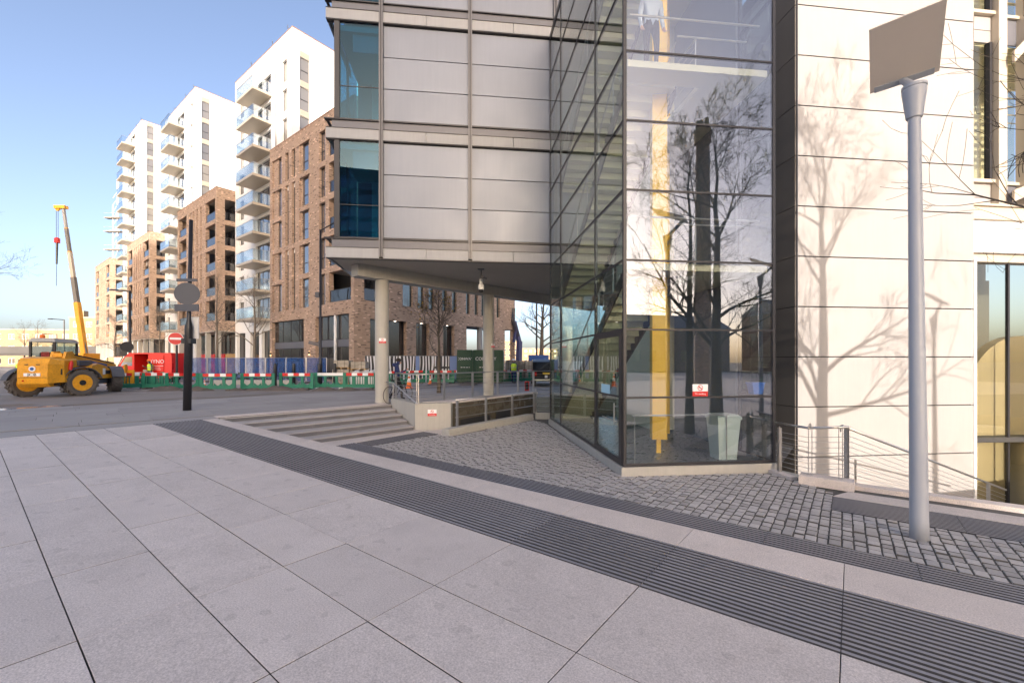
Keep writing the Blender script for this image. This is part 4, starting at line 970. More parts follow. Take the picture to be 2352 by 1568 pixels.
housing('long low yellow brick housing block at the left edge, in sun', (-150, 122, 0), 8, 27, 10.4, 3, 8)
housing('taller yellow brick housing block with a chimney behind the telehandler', (-122, 120, 0), 4, 13.5, 13.5, 4, 4, roof=2.2)
housing('yellow brick housing block half hidden by the yellow crane boom', (-112, 132, 0), 4, 20, 15.5, 5, 6, roof=1.5)
housing('yellow brick house seen under the office soffit beside the blue crane', (-18, 320, 0), 0, 22, 16, 4, 6, roof=2)
housing('low yellow brick house beyond the tree at the end of the side street', (5, 335, 0), 0, 30, 11, 3, 8, roof=2)
VI = thing('viaduct', 'grey concrete viaduct crossing behind the telehandler', 'bridge', (-170, 96, 0), 2)
m = MB('viaduct'); m.box(0, 92, 0, 7, 2.9, 3.7); m.build('deck', VI)
m = MB('viaduct'); m.box(0, 92, -.3, 0, 3.3, 4.9); m.build('parapet', VI)
for x in (8, 26, 44, 62, 80): m = MB('viaduct'); m.box(x, x+1.6, .6, 6.4, 0, 2.899); m.build('pier', VI)
# ================================================================ TREES
def tree(name, label, loc, h, r0, fork, spread, seed, bark='bark', group=None, levels=4, dens=1., leaves=None, up=.25, lean=(0, 0), cat='tree', n0=9, tw=.004, lr=.42):
    """bare winter tree: tapering trunk, then limbs, branches and twigs grown level by level"""
    rg = random.Random(seed); t = thing(name, label, cat, loc, 0, group)
    tk = MB(bark); cr = MB(bark); tips = []
    def grow(p, d, L, r, lev):
        n = 6 if lev < 2 else (5 if lev < 3 else 3); pts = [p]; rad = [r]; bend = Vector((rg.gauss(0, .09), rg.gauss(0, .09), rg.gauss(.02, .05)))
        for i in range(n):
            d = (d+bend+Vector((rg.gauss(0, .1), rg.gauss(0, .1), rg.gauss(0, .07)+up*.13))).normalized()
            pts.append(pts[-1]+d*L/n); rad.append(max(r*(1-.86*(i+1)/n), tw))
        cr.path(pts, rad, (6, 6, 4, 3, 3)[min(lev, 4)], 0, False)
        if lev >= levels: tips.append(pts[-1]); return
        k = int((6, 8, 6, 5, 4)[min(lev, 4)]*dens)
        for j in range(k):
            q = rg.uniform(.15, 1.)**.8; i = min(int(q*n), n-1); b_ = pts[i]+(pts[i+1]-pts[i])*(q*n-i)
            a = rg.uniform(0, 6.283); dd = (pts[i+1]-pts[i]).normalized()
            s = dd.cross(Vector((math.cos(a), math.sin(a), .2))).normalized()
            grow(b_, (dd*rg.uniform(.6, .95)+s*rg.uniform(.45, .8)).normalized(), L*rg.uniform(.34, .58), max(r*(1-.8*q)*.52, tw*1.15), lev+1)
    pts = [Vector((0, 0, 0))]; rad = [r0*1.15]; N = 9
    for i in range(1, N+1):
        z = h*.86*i/N; pts.append(Vector((lean[0]*z/h+rg.gauss(0, .02)*i*.3, lean[1]*z/h+rg.gauss(0, .02)*i*.3, z))); rad.append(max(r0*(1-.9*i/N), .012))
    tk.path(pts, rad, 9, 0, False); tk.build('trunk', t, True)
    for j in range(int(n0*2*dens)):
        f = rg.uniform(0, 1)**.8; z = fork+(h*.84-fork)*f; i = min(int(z/(h*.86)*N), N-1); q = z/(h*.86)*N-i; p = pts[i]+(pts[i+1]-pts[i])*q
        a = j*2.4+rg.uniform(-.5, .5); el = R(rg.uniform(18, 42)+25*f); d = Vector((math.cos(a)*math.cos(el), math.sin(a)*math.cos(el), math.sin(el)))
        grow(p, d, spread*(1-.62*f)*rg.uniform(.75, 1.15), max((rad[i]*lr), .010), 1)
    cr.build('crown', t)
    if leaves:
        lf = MB('leaf')
        for (cx, cy, cz, rr, cnt) in leaves:
            near = [p for p in tips if (p-Vector((cx, cy, cz))).length < rr]
            for i in range(min(cnt, len(near)*3)):
                p = near[i % len(near)]+Vector((rg.gauss(0, .05), rg.gauss(0, .05), rg.gauss(0, .05))); a, b_ = rg.uniform(0, 6.28), rg.uniform(-.6, .6)
                u = Vector((math.cos(a), math.sin(a), b_))*.045; v = Vector((-math.sin(a), math.cos(a), rg.uniform(-.8, .4)))*.04
                lf._add([p-u, p+v, p+u*1.3, p-v], [(0, 1, 2, 3)])
        tag(lf.build('leaf_cluster', t), kind='stuff')
    return t
SR = 'bare street trees along the apartment blocks'
tree('street_tree', 'bare tree with a few yellow leaves in the pavement under the office block', (-3.86, 22.97, 0), 6.6, .11, 1.9, 2.1, 21, 'bark', levels=3, dens=1.15, up=.5, leaves=[(-1.0, 0, 3.9, .9, 120), (-.9, .3, 5.0, .9, 90), (.9, 0, 4.9, .8, 110), (-.2, .2, 5.6, .8, 80), (.4, -.4, 1.6, 1.2, 12)])
tree('street_tree', 'bare street tree in front of the second brick block', (-28.2, 41.6, 0), 11.2, .16, 2.6, 3.4, 4, 'bark_grey', SR, levels=3)
tree('street_tree', 'bare street tree in front of the white tower balconies', (-24.0, 40.6, 0), 10.8, .17, 2.8, 3.2, 5, 'bark_grey', SR, levels=3)
tree('street_tree', 'bare street tree in front of the third brick block, beyond the lamp', (-44.5, 55, 0), 9.5, .15, 2.5, 3.2, 6, 'bark_grey', SR, levels=3)
tree('street_tree', 'small bare tree in front of the farthest brick block', (-62, 68, 0), 10, .15, 2.5, 3.4, 9, 'bark_grey', SR, levels=3)
tree('side_tree', 'bare dark tree at the end of the side street beside the glass tower', (3.4, 52, 0), 12, .34, 3., 4.5, 12, 'bark', levels=3, dens=1.1, lean=(.5, 0))
tree('edge_tree', 'bare tree reaching in from the left edge above the road', (-49.8, 39, 0), 17.5, .3, 4., 5.2, 13, 'bark', levels=4, dens=.85)
BG = 'bare trees before the old housing'
for i, (x, y, h, s) in enumerate(((-112, 100, 11, 31), (-96, 101, 10, 32), (-86, 95, 12, 33), (-122, 112, 13, 34), (-78, 104, 14, 35))):
    tree('distant_tree', ['small bare tree before the long yellow housing at the left edge', 'small bare tree above the telehandler cab', 'bare tree beside the yellow crane boom', 'bare tree over the roof of the long yellow housing', 'bare tree between the crane boom and the farthest brick block'][i], (x, y, 0), h, .2, 2.6, 4.2, s, 'bark', BG, levels=3, dens=.9)
# plane tree just outside the right edge, its twigs reach into the view and it is mirrored in the tower
tree('court_tree', 'bare tree at the right edge with thin twigs hanging before the cream wall', (6.85, 4.6, -.66), 10.4, .15, 2.4, 3.0, 42, 'bark', None, levels=3, dens=.74, up=.2, tw=.0026, lr=.2, n0=13)
tree('shadow_tree', 'bare tree behind the viewer that throws its shadow on the cream wall', (9.1, 3.0, -.66), 12.0, .24, 2.1, 5.4, 47, 'bark', None, levels=4, dens=1.0, up=.1, tw=.005, lr=.44, n0=8)
# ================================================================ STREET POSTS AND SIGNS
def post(m, x, y, z0, z1, r0, r1, n=14): m.path([(x, y, z0), (x, y, z1)], [r0, r1], n); return m
SP = thing('sign_post', 'tall black post with the backs of a round and a narrow sign beside the steps', 'post', (-11.03, 14.78, 0))
m = MB('black'); m.lathe([(.122, 0), (.118, 2.75), (.118, 2.85), (.062, 3.1), (.058, 6.47)], (0, 0, 0), 20, 0, Matrix.Rotation(R(1.2), 4, 'Y')); m.build('pole', SP, True)
m = MB('plastic_dark'); m.disc((.10, -.13, 3.95), .37, (.35, -1, 0), .025, 36); m.build('round_sign', SP)
m = MB('plastic_dark'); m.box(-.24, .44, -.16, -.12, 4.36, 4.45); m.build('sign_bracket', SP)
m = MB('plastic_dark'); m.box(-.3, .5, -.17, -.13, 3.36, 3.59); m.build('narrow_sign', SP)
m = MB('white_paint'); m.box(-.12, .27, .16, .19, 2.45, 3.2); m.build('white_sign', SP)
m = MB('black'); m.box(-.13, .2, -.1, .155, 2.28, 2.45); m.build('control_box', SP)
for z in (2.35, 2.7, 3.45, 4.0): m = MB('frame_mid'); m.tube((.085, 0, z), (.085, 0, z+.03), .085, None, 14); m.build('clamp', SP)
NE = thing('no_entry_sign', 'round red no entry sign with a white bar on a black post', 'sign', (-22.96, 29.82, 0))
m = MB('black'); post(m, 0, 0, 0, 3.6, .07, .07); m.tube((0, 0, 0), (0, 0, .5), .12, None, 12); m.build('pole', NE)
m = MB('red'); m.disc((0, -.1, 3.2), .40, (.6, -1, 0), .02, 36); m.build('sign_plate', NE)
m = MB('sign_white'); m.T = Matrix.Translation((.012, -.12, 3.2)) @ Matrix.Rotation(R(31), 4, 'Z'); m.box(-.32, .32, -.006, .0, -.07, .07); m.build('white_bar', NE)
m = MB('sign_white'); m.disc((-.004, -.092, 3.2), .43, (.6, -1, 0), .012, 36); m.build('rim', NE)
L7 = thing('road_lamp', 'black street lamp column with a finger sign before the corner brick block', 'lamp', (-13.2, 30, 0))
m = MB('black'); m.lathe([(.13, 0), (.12, 1.6), (.08, 1.7), (.07, 10.7)], (0, 0, 0), 14); m.build('pole', L7, True)
m = MB('black'); m.tube((0, 0, 10.65), (1.25, 0, 11.35), .05, .04, 8); m.build('arm', L7)
m = MB('black'); m.ext([(1.0, 11.2), (1.8, 11.5), (1.75, 11.62), (1.0, 11.35)], -.13, .13, 'y'); m.build('lantern', L7)
m = MB('plastic_dark'); m.box(-.32, -.06, -.12, .12, 6.05, 6.4); m.build('junction_box', L7)
m = MB('plastic_dark'); m.T = Matrix.Translation((0, 0, 2.7)) @ Matrix.Rotation(R(12), 4, 'Y'); m.box(-.85, -.08, -.02, .02, -.02, .09); m.box(-.85, -.08, -.02, .02, .11, .2); m.build('finger_sign', L7)
L2_ = thing('road_lamp', 'black street lamp with left arm and round sign back, before the third brick block', 'lamp', (-35.1, 40, 0))
m = MB('black'); m.lathe([(.15, 0), (.14, 2.0), (.1, 2.2), (.085, 8.1)], (0, 0, 0), 14); m.build('pole', L2_, True)
m = MB('black'); m.tube((0, 0, 8.05), (-1.2, 0, 8.15), .05, .04, 8); m.build('arm', L2_)
m = MB('plastic_dark'); m.lathe([(.02, -.05), (.2, -.03), (.22, .02), (.1, .09)], (0, 0, 0), 14, 0, Matrix.Translation((-1.5, 0, 8.18)) @ Matrix.Diagonal((2.3, 1, 1, 1))); m.build('lantern', L2_, True)
m = MB('black_matt'); m.disc((-.12, -.18, 2.95), .5, (.4, -1, 0), .02, 30); m.build('round_sign', L2_)
for i, (x, y, h, a) in enumerate(((-72, 70, 8.3, 1.9), (-92, 88, 7, 2.2))):
    t = thing('road_lamp', ['distant dark lamp column left of the crane boom', 'distant dark lamp column before the long yellow housing'][i], 'lamp', (x, y, 0))
    m = MB('black'); post(m, 0, 0, 0, h, .12, .08, 8); m.build('pole', t); m = MB('black'); m.tube((0, 0, h-.05), (-a, 0, h+.1), .07, .06, 6); m.box(-a-.6, -a, -.15, .15, h+.03, h+.17); m.build('lantern', t)
t = thing('road_lamp', 'thin dark lamp column beyond the ramp railing, beside the bare side tree', 'lamp', (2.6, 46, 0)); m = MB('black'); post(m, 0, 0, 0, 9, .11, .08, 8); m.build('pole', t); m = MB('black'); m.box(-1.4, 0, -.1, .1, 8.9, 9.05); m.build('lantern', t)
for i, px in enumerate((632, 675, 733, 769)):
    p = ground_at(px, 886); m = MB('black'); m.lathe([(.11, 0), (.11, 1.45), (.09, 1.5), (.02, 1.52)], (0, 0, 0), 12); o = m.build('bollard', None, True); o.location = p
    tag(o, ['black bollard behind the barriers below the white tower balconies', 'black bollard before the left shop window', 'black bollard at the foot of the lamp column', 'black bollard beside the plain white barrier board'][i], 'bollard', 'black bollards behind the barriers')
AB = thing('pavement_board', 'narrow dark red board standing on the pavement beyond the ramp railing', 'sign', (.84, 24.6, 0))
m = MB('red'); m.box(-.12, .12, -.03, .03, 0, .53); m.build('frame', AB); m = MB('black_matt'); m.box(-.09, .09, -.036, -.031, .06, .48); m.build('panel', AB)

# ================================================================ WORKS BARRIERS, FENCES, MATERIALS
def barrier(bars=False, plain=False):
    t = thing('works_barrier', '', 'barrier', (0, 0, 0)); b = MB('green')
    y0, y1 = -.03, .03
    b.box(-.98, .98, y0, y1, .1, .3); b.box(-.98, .98, y0, y1, .74, .8)
    for a, c in ((-1.0, -.82), (.82, 1.0)): b.box(a, c, -.035, .035, .06, .98)
    for a, c in ((-.42, -.26), (.26, .42)): b.box(a, c, y0, y1, .301, .739)
    if bars:
        for k in range(11): x = -.75+.15*k; b.box(x-.018, x+.018, -.02, .02, .301, .739)
    else:
        for s in (-1, 1):
            for cx in (-.62, 0, .62): b._add([(cx-.2, y0, .3), (cx-.2, y1, .3), (cx-.2, y1, .42), (cx-.2, y0, .42), (cx-.06, y0, .3), (cx-.06, y1, .3)] if s < 0 else [(cx+.2, y1, .3), (cx+.2, y0, .3), (cx+.2, y0, .42), (cx+.2, y1, .42), (cx+.06, y1, .3), (cx+.06, y0, .3)], [(0, 4, 3), (1, 2, 5), (3, 4, 5, 2), (0, 1, 5, 4), (0, 3, 2, 1)])
    b.build('body', t)
    for k in range(5):
        m = MB('sign_white' if plain or k % 2 else 'red'); m.box(-.8+.32*k, -.48+.32*k, -.045, .045, .8, .97); m.build('board', t)
    for x in (-.7, .7):
        m = MB('rubber' if not plain else 'sign_white'); m.box(x-.09, x+.09, -.3, .3, 0, .09); m.build('foot', t)
    return t
PB = [barrier(False), barrier(True), barrier(False, True)]
GB = 'green works barriers with red and white boards'
spots = [(297, 894, 62, 1, 'end barrier turned edge-on beside the telehandler wheel'), (331, 890, 28, 1, 'slanting barrier second from the telehandler'), (368, 893, 6, 1, 'barred barrier before the worker in orange helmet'),
         (419, 895, -2, 0, 'green barrier left of the sign post, with a red and white board'), (500, 897, 2, 0, 'green barrier right of the sign post, with earth heaps at its foot'), (592, 896, -2, 0, 'green barrier in front of the second street tree'),
         (681, 894.5, 1, 0, 'green barrier with round holes left of the lamp column'), (760, 893, -1, 2, 'green barrier with a plain white board'), (827, 893.5, 2, 1, 'barred green barrier beside the round column'),
         (905, 884, 3, 1, 'barred barrier behind the man in the blue jacket'), (946, 881, 24, 0, 'green barrier behind the taller traffic cone'), (1012, 880.5, 4, 0, 'green barrier behind the leafy tree trunk'), (1062, 879.5, 0, 1, 'barred barrier under the lettered green container'), (1100, 879, 3, 1, 'barred barrier left of the second column'), (1160, 879, 8, 1, 'barred barrier beside the worker near the taxi'), (1206, 877, -5, 0, 'green barrier left of the black taxi')]
used = set()
for px, py, rz, k, lb in spots:
    o = PB[k] if k not in used else copy_tree(PB[k]); used.add(k)
    o.location = ground_at(px, py); o.rotation_euler = (0, 0, R(rz)); tag(o, ('barred ' if False else '')+lb, 'barrier', GB)
rs = random.Random(6)
for i, px in enumerate((455, 545, 585, 610, 640, 690, 745, 800, 845, 380, 1000, 1075)):
    p = ground_at(px, 897 if px < 860 else 884); m = MB('soil'); n = 12; r_ = rs.uniform(.28, .6)
    ring = lambda q, z: [(q*r_*math.cos(6.283*k/n)*rs.uniform(.8, 1.25)*1.6, q*r_*math.sin(6.283*k/n)*rs.uniform(.8, 1.2), z*rs.uniform(.8, 1.2)) for k in range(n)]
    v = ring(1, 0)+ring(.6, r_*.28)+ring(.25, r_*.42); m._add(v, [(k, (k+1) % n, n+(k+1) % n, n+k) for k in range(n)]+[(n+k, n+(k+1) % n, 2*n+(k+1) % n, 2*n+k) for k in range(n)]+[tuple(range(2*n, 3*n))])
    o = m.build('earth_heap', None, True); o.location = p; tag(o, ['spoil heap just left of the second sign post barrier', 'spoil heap under the barrier right of the sign post', 'broad spoil heap right of the sign post', 'spoil heap before the second street tree', 'spoil heap left of the barrier with round holes', 'spoil heap under the barrier with round holes', 'spoil heap before the lamp column', 'spoil heap under the plain white barrier board', 'spoil heap beside the round column', 'spoil heap by the telehandler front wheel', 'spoil heap under the leafy tree', 'spoil heap under the green container'][i], 'heap', 'spoil heaps along the barriers')
for i, (px, py, h, lb) in enumerate(((939.5, 891, .95, 'taller orange and white traffic cone behind the man in blue'), (988, 881, .62, 'smaller orange traffic cone left of the leafy tree'), (470, 889, .5, 'low orange traffic cone behind the barriers left of the street tree'))):
    t = thing('traffic_cone', lb, 'cone', ground_at(px, py), 0, 'traffic cones')
    m = MB('hivis_orange'); m.box(-.22*h, .22*h, -.22*h, .22*h, 0, .05); m.build('base', t)
    for a, c, mm in ((0, .35, 'hivis_orange'), (.35, .6, 'sign_white'), (.6, .75, 'hivis_orange'), (.75, .85, 'sign_white'), (.85, 1, 'hivis_orange')):
        m = MB(mm); r = lambda q: (.17-.13*q)*h; m.path([(0, 0, .05+(h-.05)*a), (0, 0, .05+(h-.05)*c)], [r(a), r(c)], 16); m.build('sleeve', t, True)
# blue sheeted fence panels
FP = 'blue netted fence panels before the shops'
for i in range(8):
    t = thing('fence_panel', ['blue netted fence panel farthest left, beside the van', 'blue netted fence panel right of the no entry sign', 'blue netted fence panel behind the sign post', 'blue netted fence panel before the trunk of the second street tree', 'blue netted fence panel below the white tower balconies', 'slightly turned blue netted fence panel before the left shop window', 'blue netted fence panel left of the lamp column', 'blue netted fence panel farthest right, behind the lamp column'][i], 'fence', (-27.6+1.72*i, 35.2-.32*i, 0), -10.5 if i != 5 else -4, FP)
    L_ = 1.68; m = MB('steel'); [m.tube((x, 0, .1), (x, 0, 1.95), .02, None, 6) for x in (0, L_)]; [m.tube((0, 0, z), (L_, 0, z), .015, None, 6) for z in (.15, 1.92)]; m.build('frame', t)
    m = MB('blue_mesh'); m.box(.02, L_-.02, -.006, .0, .16, 1.9); m.build('netting', t); m = MB('rubber'); m.box(-.1, .12, -.3, .3, 0, .09); m.build('foot', t)
# hoarding
HX = lambda px, Y: (px-1176)/1000*Y
for i, (a, c, mm, lb) in enumerate(((838, 898, 'zebra', 'zebra striped hoarding panel nearest the round column'), (898.5, 954, 'zebra', 'zebra striped hoarding panel behind the man in blue'), (954.5, 963.5, 'blue_light', 'narrow dark blue hoarding strip between zebra panels'), (964, 998, 'zebra', 'zebra striped hoarding panel left of the leafy tree trunk'), (998.5, 1032, 'zebra', 'zebra striped hoarding panel crossed by a dark rail behind the tree'), (1033, 1049.5, 'blue_light', 'plain light blue hoarding panel beside the green container'))):
    t = thing('hoarding_panel', lb, 'hoarding', (HX(a, 33.6), 33.6, 0), 0, 'hoarding panels'); wd = HX(c, 33.6)-HX(a, 33.6)-.01
    m = MB(mm); m.box(0, wd, 0, .03, .05, 2.05); m.build('board', t); m = MB('timber'); m.box(0, wd, .031, .1, 1.9, 2.0); m.box(0, wd, .031, .1, .2, .3); m.build('rail', t)
    m = MB('frame_mid'); m.box(-.005, wd+.005, -.02, .05, 2.051, 2.09); m.build('cap', t)
    if i == 4: m = MB('black'); m.box(.0, wd, -.03, -.001, 1.1, 1.25); m.build('dark_rail', t)
for i, (a, c, lb) in enumerate(((1050, 1085.5, 'narrow dark green site container with a white name at its door'), (1086.5, 1156, 'wide dark green site container half hidden by the round column'))):
    x0, x1 = HX(a, 32.3), HX(c, 32.3); t = thing('site_container', lb, 'container', (x0, 32.3, 0), 0, 'dark green site containers'); wd = x1-x0
    m = MB('darkgreen'); m.box(0, wd, .03, 2.4, .12, 2.44); m.build('body', t)
    m = MB('darkgreen'); m.box(0, wd, 0, .06, .12, .24); m.box(0, wd, -.01, .06, 2.34, 2.5); m.box(-.01, .07, -.008, .05, .241, 2.339); m.box(wd-.07, wd+.01, -.008, .05, .241, 2.339); m.build('frame', t)
    for q in range(int(wd/.2)-1): m = MB('darkgreen'); m.ext([(.02, .3), (-.01, .32), (-.01, 1.3), (.02, 1.32)], .2+.2*q, .26+.2*q); m.build('corrugation', t)
    text('lettering', 'CONWAY', .26 if i == 0 else .34, 'sign_white', t, (wd/2 if i == 0 else wd*.42, .018, 1.83), (R(90), 0, 0), .004)
    m = MB('sign_white'); m.box(wd*.2, wd*.8 if i == 0 else wd*.55, .016, .028, 1.18, 1.23); m.build('white_line', t)
    m = MB('concrete_dark'); m.box(.1, .3, .2, 2.2, 0, .119); m.box(wd-.3, wd-.1, .2, 2.2, 0, .119); m.build('bearer', t)
# wrapped bundles of stone on pallets
rs = random.Random(9)
def bundle(label, loc, wd, hh, group, rz=0, wrap='pallet', rowsn=4):
    t = thing('stone_bundle', label, 'pallet', loc, rz, group)
    for x in (0, wd/2-.05, wd-.1): m = MB('timber'); m.box(x, x+.1, 0, 1, 0, .1); m.build('bearer', t)
    m = MB('timber'); m.box(0, wd, 0, 1, .101, .13); m.build('deck', t)
    for r_ in range(rowsn):
        n = max(2, int(wd/.42)); h = (hh-.14)/rowsn
        for k in range(n):
            m = MB(wrap); o = rs.uniform(-.012, .012); m.bbox(wd*k/n+.006, wd*(k+1)/n-.006, o, .98, .135+h*r_, .135+h*(r_+1)-.008, .015); m.build('stone', t)
    for x in (wd*.28, wd*.72): m = MB('black'); m.box(x-.012, x+.012, -.02, -.014, .13, hh); m.box(x-.012, x+.012, -.02, 1.0, hh+.001, hh+.006); m.build('strap', t)
    return t
SBG = 'bundles of stone on pallets'
for i, (px, py, wd, hh, lb) in enumerate(((763, 884, 1.15, 1.1, 'stone bundle beside the plain white barrier board'), (803, 884, 1.1, 1.0, 'stone bundle left of the round column'), (1160, 876, 1.05, 1.75, 'tall grey stone bundle right of the green container'), (1184, 875.5, 1.05, 1.7, 'tall grey stone bundle behind the worker near the taxi'), (1207, 876, 1.0, 1.7, 'tall grey stone bundle left of the taxi roof'))):
    p = ground_at(px, py); bundle(lb, p, wd, hh, SBG, rs.uniform(-6, 6))
    if i < 2: q = p+Vector((.05, .1, hh+.012)); bundle(['upper stone bundle stacked on the pallet by the white board', 'upper stone bundle stacked on the pallet by the round column'][i], q, wd-.1, .62, SBG, rs.uniform(-6, 6), rowsn=2)
for i, px in enumerate((842, 820, 855)):
    t = thing('sand_bag', ['white bulk sack slumped by the round column', 'white bulk sack between the stone bundles', 'grey bulk sack hidden partly by the round column'][i], 'sack', ground_at(px, 885)+Vector((0, 0, 0)))
    m = MB('sack'); m.lathe([(.38, 0), (.5, .2), (.52, .55), (.4, .85), (.2, .95), (.12, 1.05)], (0, 0, 0), 12); m.build('body', t, True); m = MB('sack'); m.tube((-.2, 0, .92), (.2, .05, 1.12), .025, None, 6); m.build('loop', t)
# planter with shrubs behind the barriers
PLT = thing('planter_bed', 'stone edged bed with low green plants behind the barriers', 'planter', ground_at(560, 884))
m = MB('concrete'); m.box(-2.4, 3.6, 0, .3, 0, .35); m.build('kerb', PLT); m = MB('hedge'); rs = random.Random(3)
for i in range(420):
    c = Vector((rs.uniform(-2.3, 3.4), rs.uniform(.35, 1.3), rs.uniform(.3, .8))); a, b_ = rs.uniform(0, 6.3), rs.uniform(-.8, .8); u = Vector((math.cos(a), math.sin(a), b_))*.09; v = Vector((-math.sin(a), math.cos(a), .5))*.05; m._add([c-u, c+v, c+u, c-v], [(0, 1, 2, 3)])
tag(m.build('foliage', PLT), kind='stuff')
# blue panels by the shop corner
for i, (px, a) in enumerate(((806, 0), (757, 15), (1237, 0))):
    t = thing('blue_sheet', ['blue tarpaulin sheet draped behind the stone bundles', 'blue upright board leaning by the shop corner', 'bright blue sheet on a frame behind the taxi'][i], 'sheet', ground_at(px, 872), a); m = MB('blue'); m.box(-.9, .9, 0, .03, .05, 2.2 if i != 1 else 1.9) if i != 1 else m.box(-.35, .35, 0, .05, .02, 1.9); m.build('panel', t)
    m = MB('frame_mid'); m.box(-.4, -.36, .06, .3, 0, 1.5); m.build('stay', t)

# ================================================================ VEHICLES
def wheel(parent, loc, rz, r, wd, rim='jcb', lugs=0, tyre='rubber'):
    T = Matrix.Translation(loc) @ Matrix.Rotation(R(rz), 4, 'Z') @ Matrix.Rotation(R(90), 4, 'Y'); h = wd/2
    m = MB(tyre); m.lathe([(r*.60, -h*.82), (r*.80, -h), (r*.95, -h*.9), (r*(.96 if lugs else 1), -h*.55), (r*(.96 if lugs else 1), h*.55), (r*.95, h*.9), (r*.80, h), (r*.60, h*.82)], (0, 0, 0), 32, 0, T)
    for k in range(lugs):
        for s in (-1, 1):
            a = 2*math.pi*(k+(.5 if s > 0 else 0))/lugs; m.T = T @ Matrix.Rotation(a, 4, 'Z') @ Matrix.Translation((r*.95, 0, s*h*.5)) @ Matrix.Rotation(s*R(38), 4, 'X')
            m.box(-.02*r, .06*r, -.055*r, .055*r, -h*.62, h*.62); m.T = None
    w_ = m.build('wheel', parent)
    m = MB(rim); m.lathe([(r*.58, -h*.8), (r*.55, -h*.4), (r*.3, -h*.3), (r*.3, h*.3), (r*.55, h*.4), (r*.58, h*.8), (r*.61, h*.84)], (0, 0, 0), 24, 0, T); m.build('rim', w_)
    m = MB('black'); m.lathe([(r*.2, -h*.95), (r*.24, -h*.3), (r*.24, h*.3), (r*.2, h*.95)], (0, 0, 0), 12, 0, T); m.build('hub', w_)
    return w_
JC = thing('telehandler', 'mud spattered yellow telehandler with a low boom seen from behind', 'telehandler', (-21.85, 20.75, 0), 18)
m = MB('plastic_dark'); m.box(-.42, .42, -.7, 3.7, .5, .85); m.box(-.75, .75, -.12, .12, .5, .76); m.box(-.75, .75, 2.83, 3.07, .5, .76); m.build('chassis', JC)
prof = [(-1.28, .66), (-1.32, .95), (-1.3, 1.55), (-1.12, 1.8), (-.7, 1.88), (.25, 1.88), (.25, .62), (-1.1, .5)]
m = MB('jcb'); m.ext(prof, -.56, .5); m._add([(.5, -1.28, .66), (.5, -1.3, 1.55), (.5, -1.12, 1.8), (.5, .25, 1.85), (.5, .25, .62), (.82, -.75, .7), (.82, -.8, 1.5), (.78, -.7, 1.7), (.8, .25, 1.75), (.82, .25, .7)], [(0, 5, 6, 1), (1, 6, 7, 2), (2, 7, 8, 3), (5, 9, 8, 7, 6), (3, 8, 9, 4), (0, 4, 9, 5)]); m.build('rear_cover', JC)
m = MB('black'); m.box(-.54, .48, -1.325, -1.30, .93, .945); m.box(-.3, -.18, -1.327, -1.28, 1.5, 1.54); m.box(.1, .22, -1.327, -1.28, 1.5, 1.54); m.build('panel_gap', JC)
for k in range(3):
    m = MB('sign_white'); m.box(-.33+.2*k, -.15+.2*k, -1.335, -1.31, 1.0, 1.14); m.build('name_plate', JC)
text('lettering', 'JCB', .17, 'black', JC, (-.035, -1.338, 1.068), (R(90), 0, 0), .003).scale = (1.25, 1, 1)
m = MB('sign_white'); m.disc((-.04, -1.318, 1.33), .12, (0, -1, 0), .02, 24); m.build('badge', JC)
m = MB('blue'); m.disc((-.04, -1.332, 1.33), .07, (0, -1, 0), .01, 20); m.build('badge_mark', JC)
m = MB('lens_red'); m.disc((-.36, -1.32, .8), .035, (0, -1, 0), .02, 12); m.build('tail_light', JC)
m = MB('black'); m.box(.6, .78, -.9, -.8, 1.05, 1.32); m.build('battery_box', JC); m = MB('black'); m.box(.45, .7, -.9, -.86, .56, .7); m.build('step', JC)
m = MB('red'); m.tube((.86, -.45, 1.25), (.86, -.35, 1.62), .075, None, 12); m.lathe([(.06, 1.62), (.02, 1.7)], (.86, -.35, 0), 10); m.build('fire_extinguisher', JC)
m = MB('jcb'); m.ext([(-.45, 1.6), (-.2, 2.12), (.25, 2.15), (.5, 1.7), (.5, 1.2), (-.45, 1.2)], .02, .12); m.ext([(-.45, 1.6), (-.2, 2.12), (.25, 2.15), (.5, 1.7), (.5, 1.2), (-.45, 1.2)], .5, .6); m.build('boom_tower', JC)
m = MB('jcb'); m.ext([(-.3, 1.72), (-.3, 2.06), (4.3, 1.5), (4.3, 1.12)], .15, .47); m.build('boom', JC)
m = MB('black'); m.ext([(.4, 1.985), (.4, 2.05), (4.2, 1.59), (4.2, 1.53)], .17, .45); m.build('boom_cover', JC)
m = MB('blue'); m.ext([(2.0, 1.52), (2.0, 1.68), (3.4, 1.5), (3.4, 1.34)], .471, .48); m.build('boom_label', JC)
m = MB('black'); m.ext([(3.5, 1.25), (3.5, 1.45), (5.0, 1.3), (5.0, 1.08)], .2, .42); m.build('inner_boom', JC)
m = MB('jcb'); m.ext([(4.85, .45), (4.8, 1.45), (5.05, 1.5), (5.2, .95), (5.1, .4)], -.1, -.02); m.ext([(4.85, .45), (4.8, 1.45), (5.05, 1.5), (5.2, .95), (5.1, .4)], .6, .68); m.box(-.45, 1.0, 5.05, 5.15, .35, 1.15); m.build('fork_carriage', JC)
m = MB('jcb'); m.ext([(.75, .78), (.75, 1.42), (1.3, 1.56), (2.0, 1.42), (2.6, 1.12), (2.62, .78)], .52, 1.08); m.build('engine_pod', JC)
m = MB('black'); m.box(1.081, 1.09, 1.95, 2.4, 1.0, 1.2); m.build('pod_decal', JC); m = MB('sign_white'); m.box(1.081, 1.095, 1.72, 1.93, .98, 1.3); m.build('pod_badge', JC)
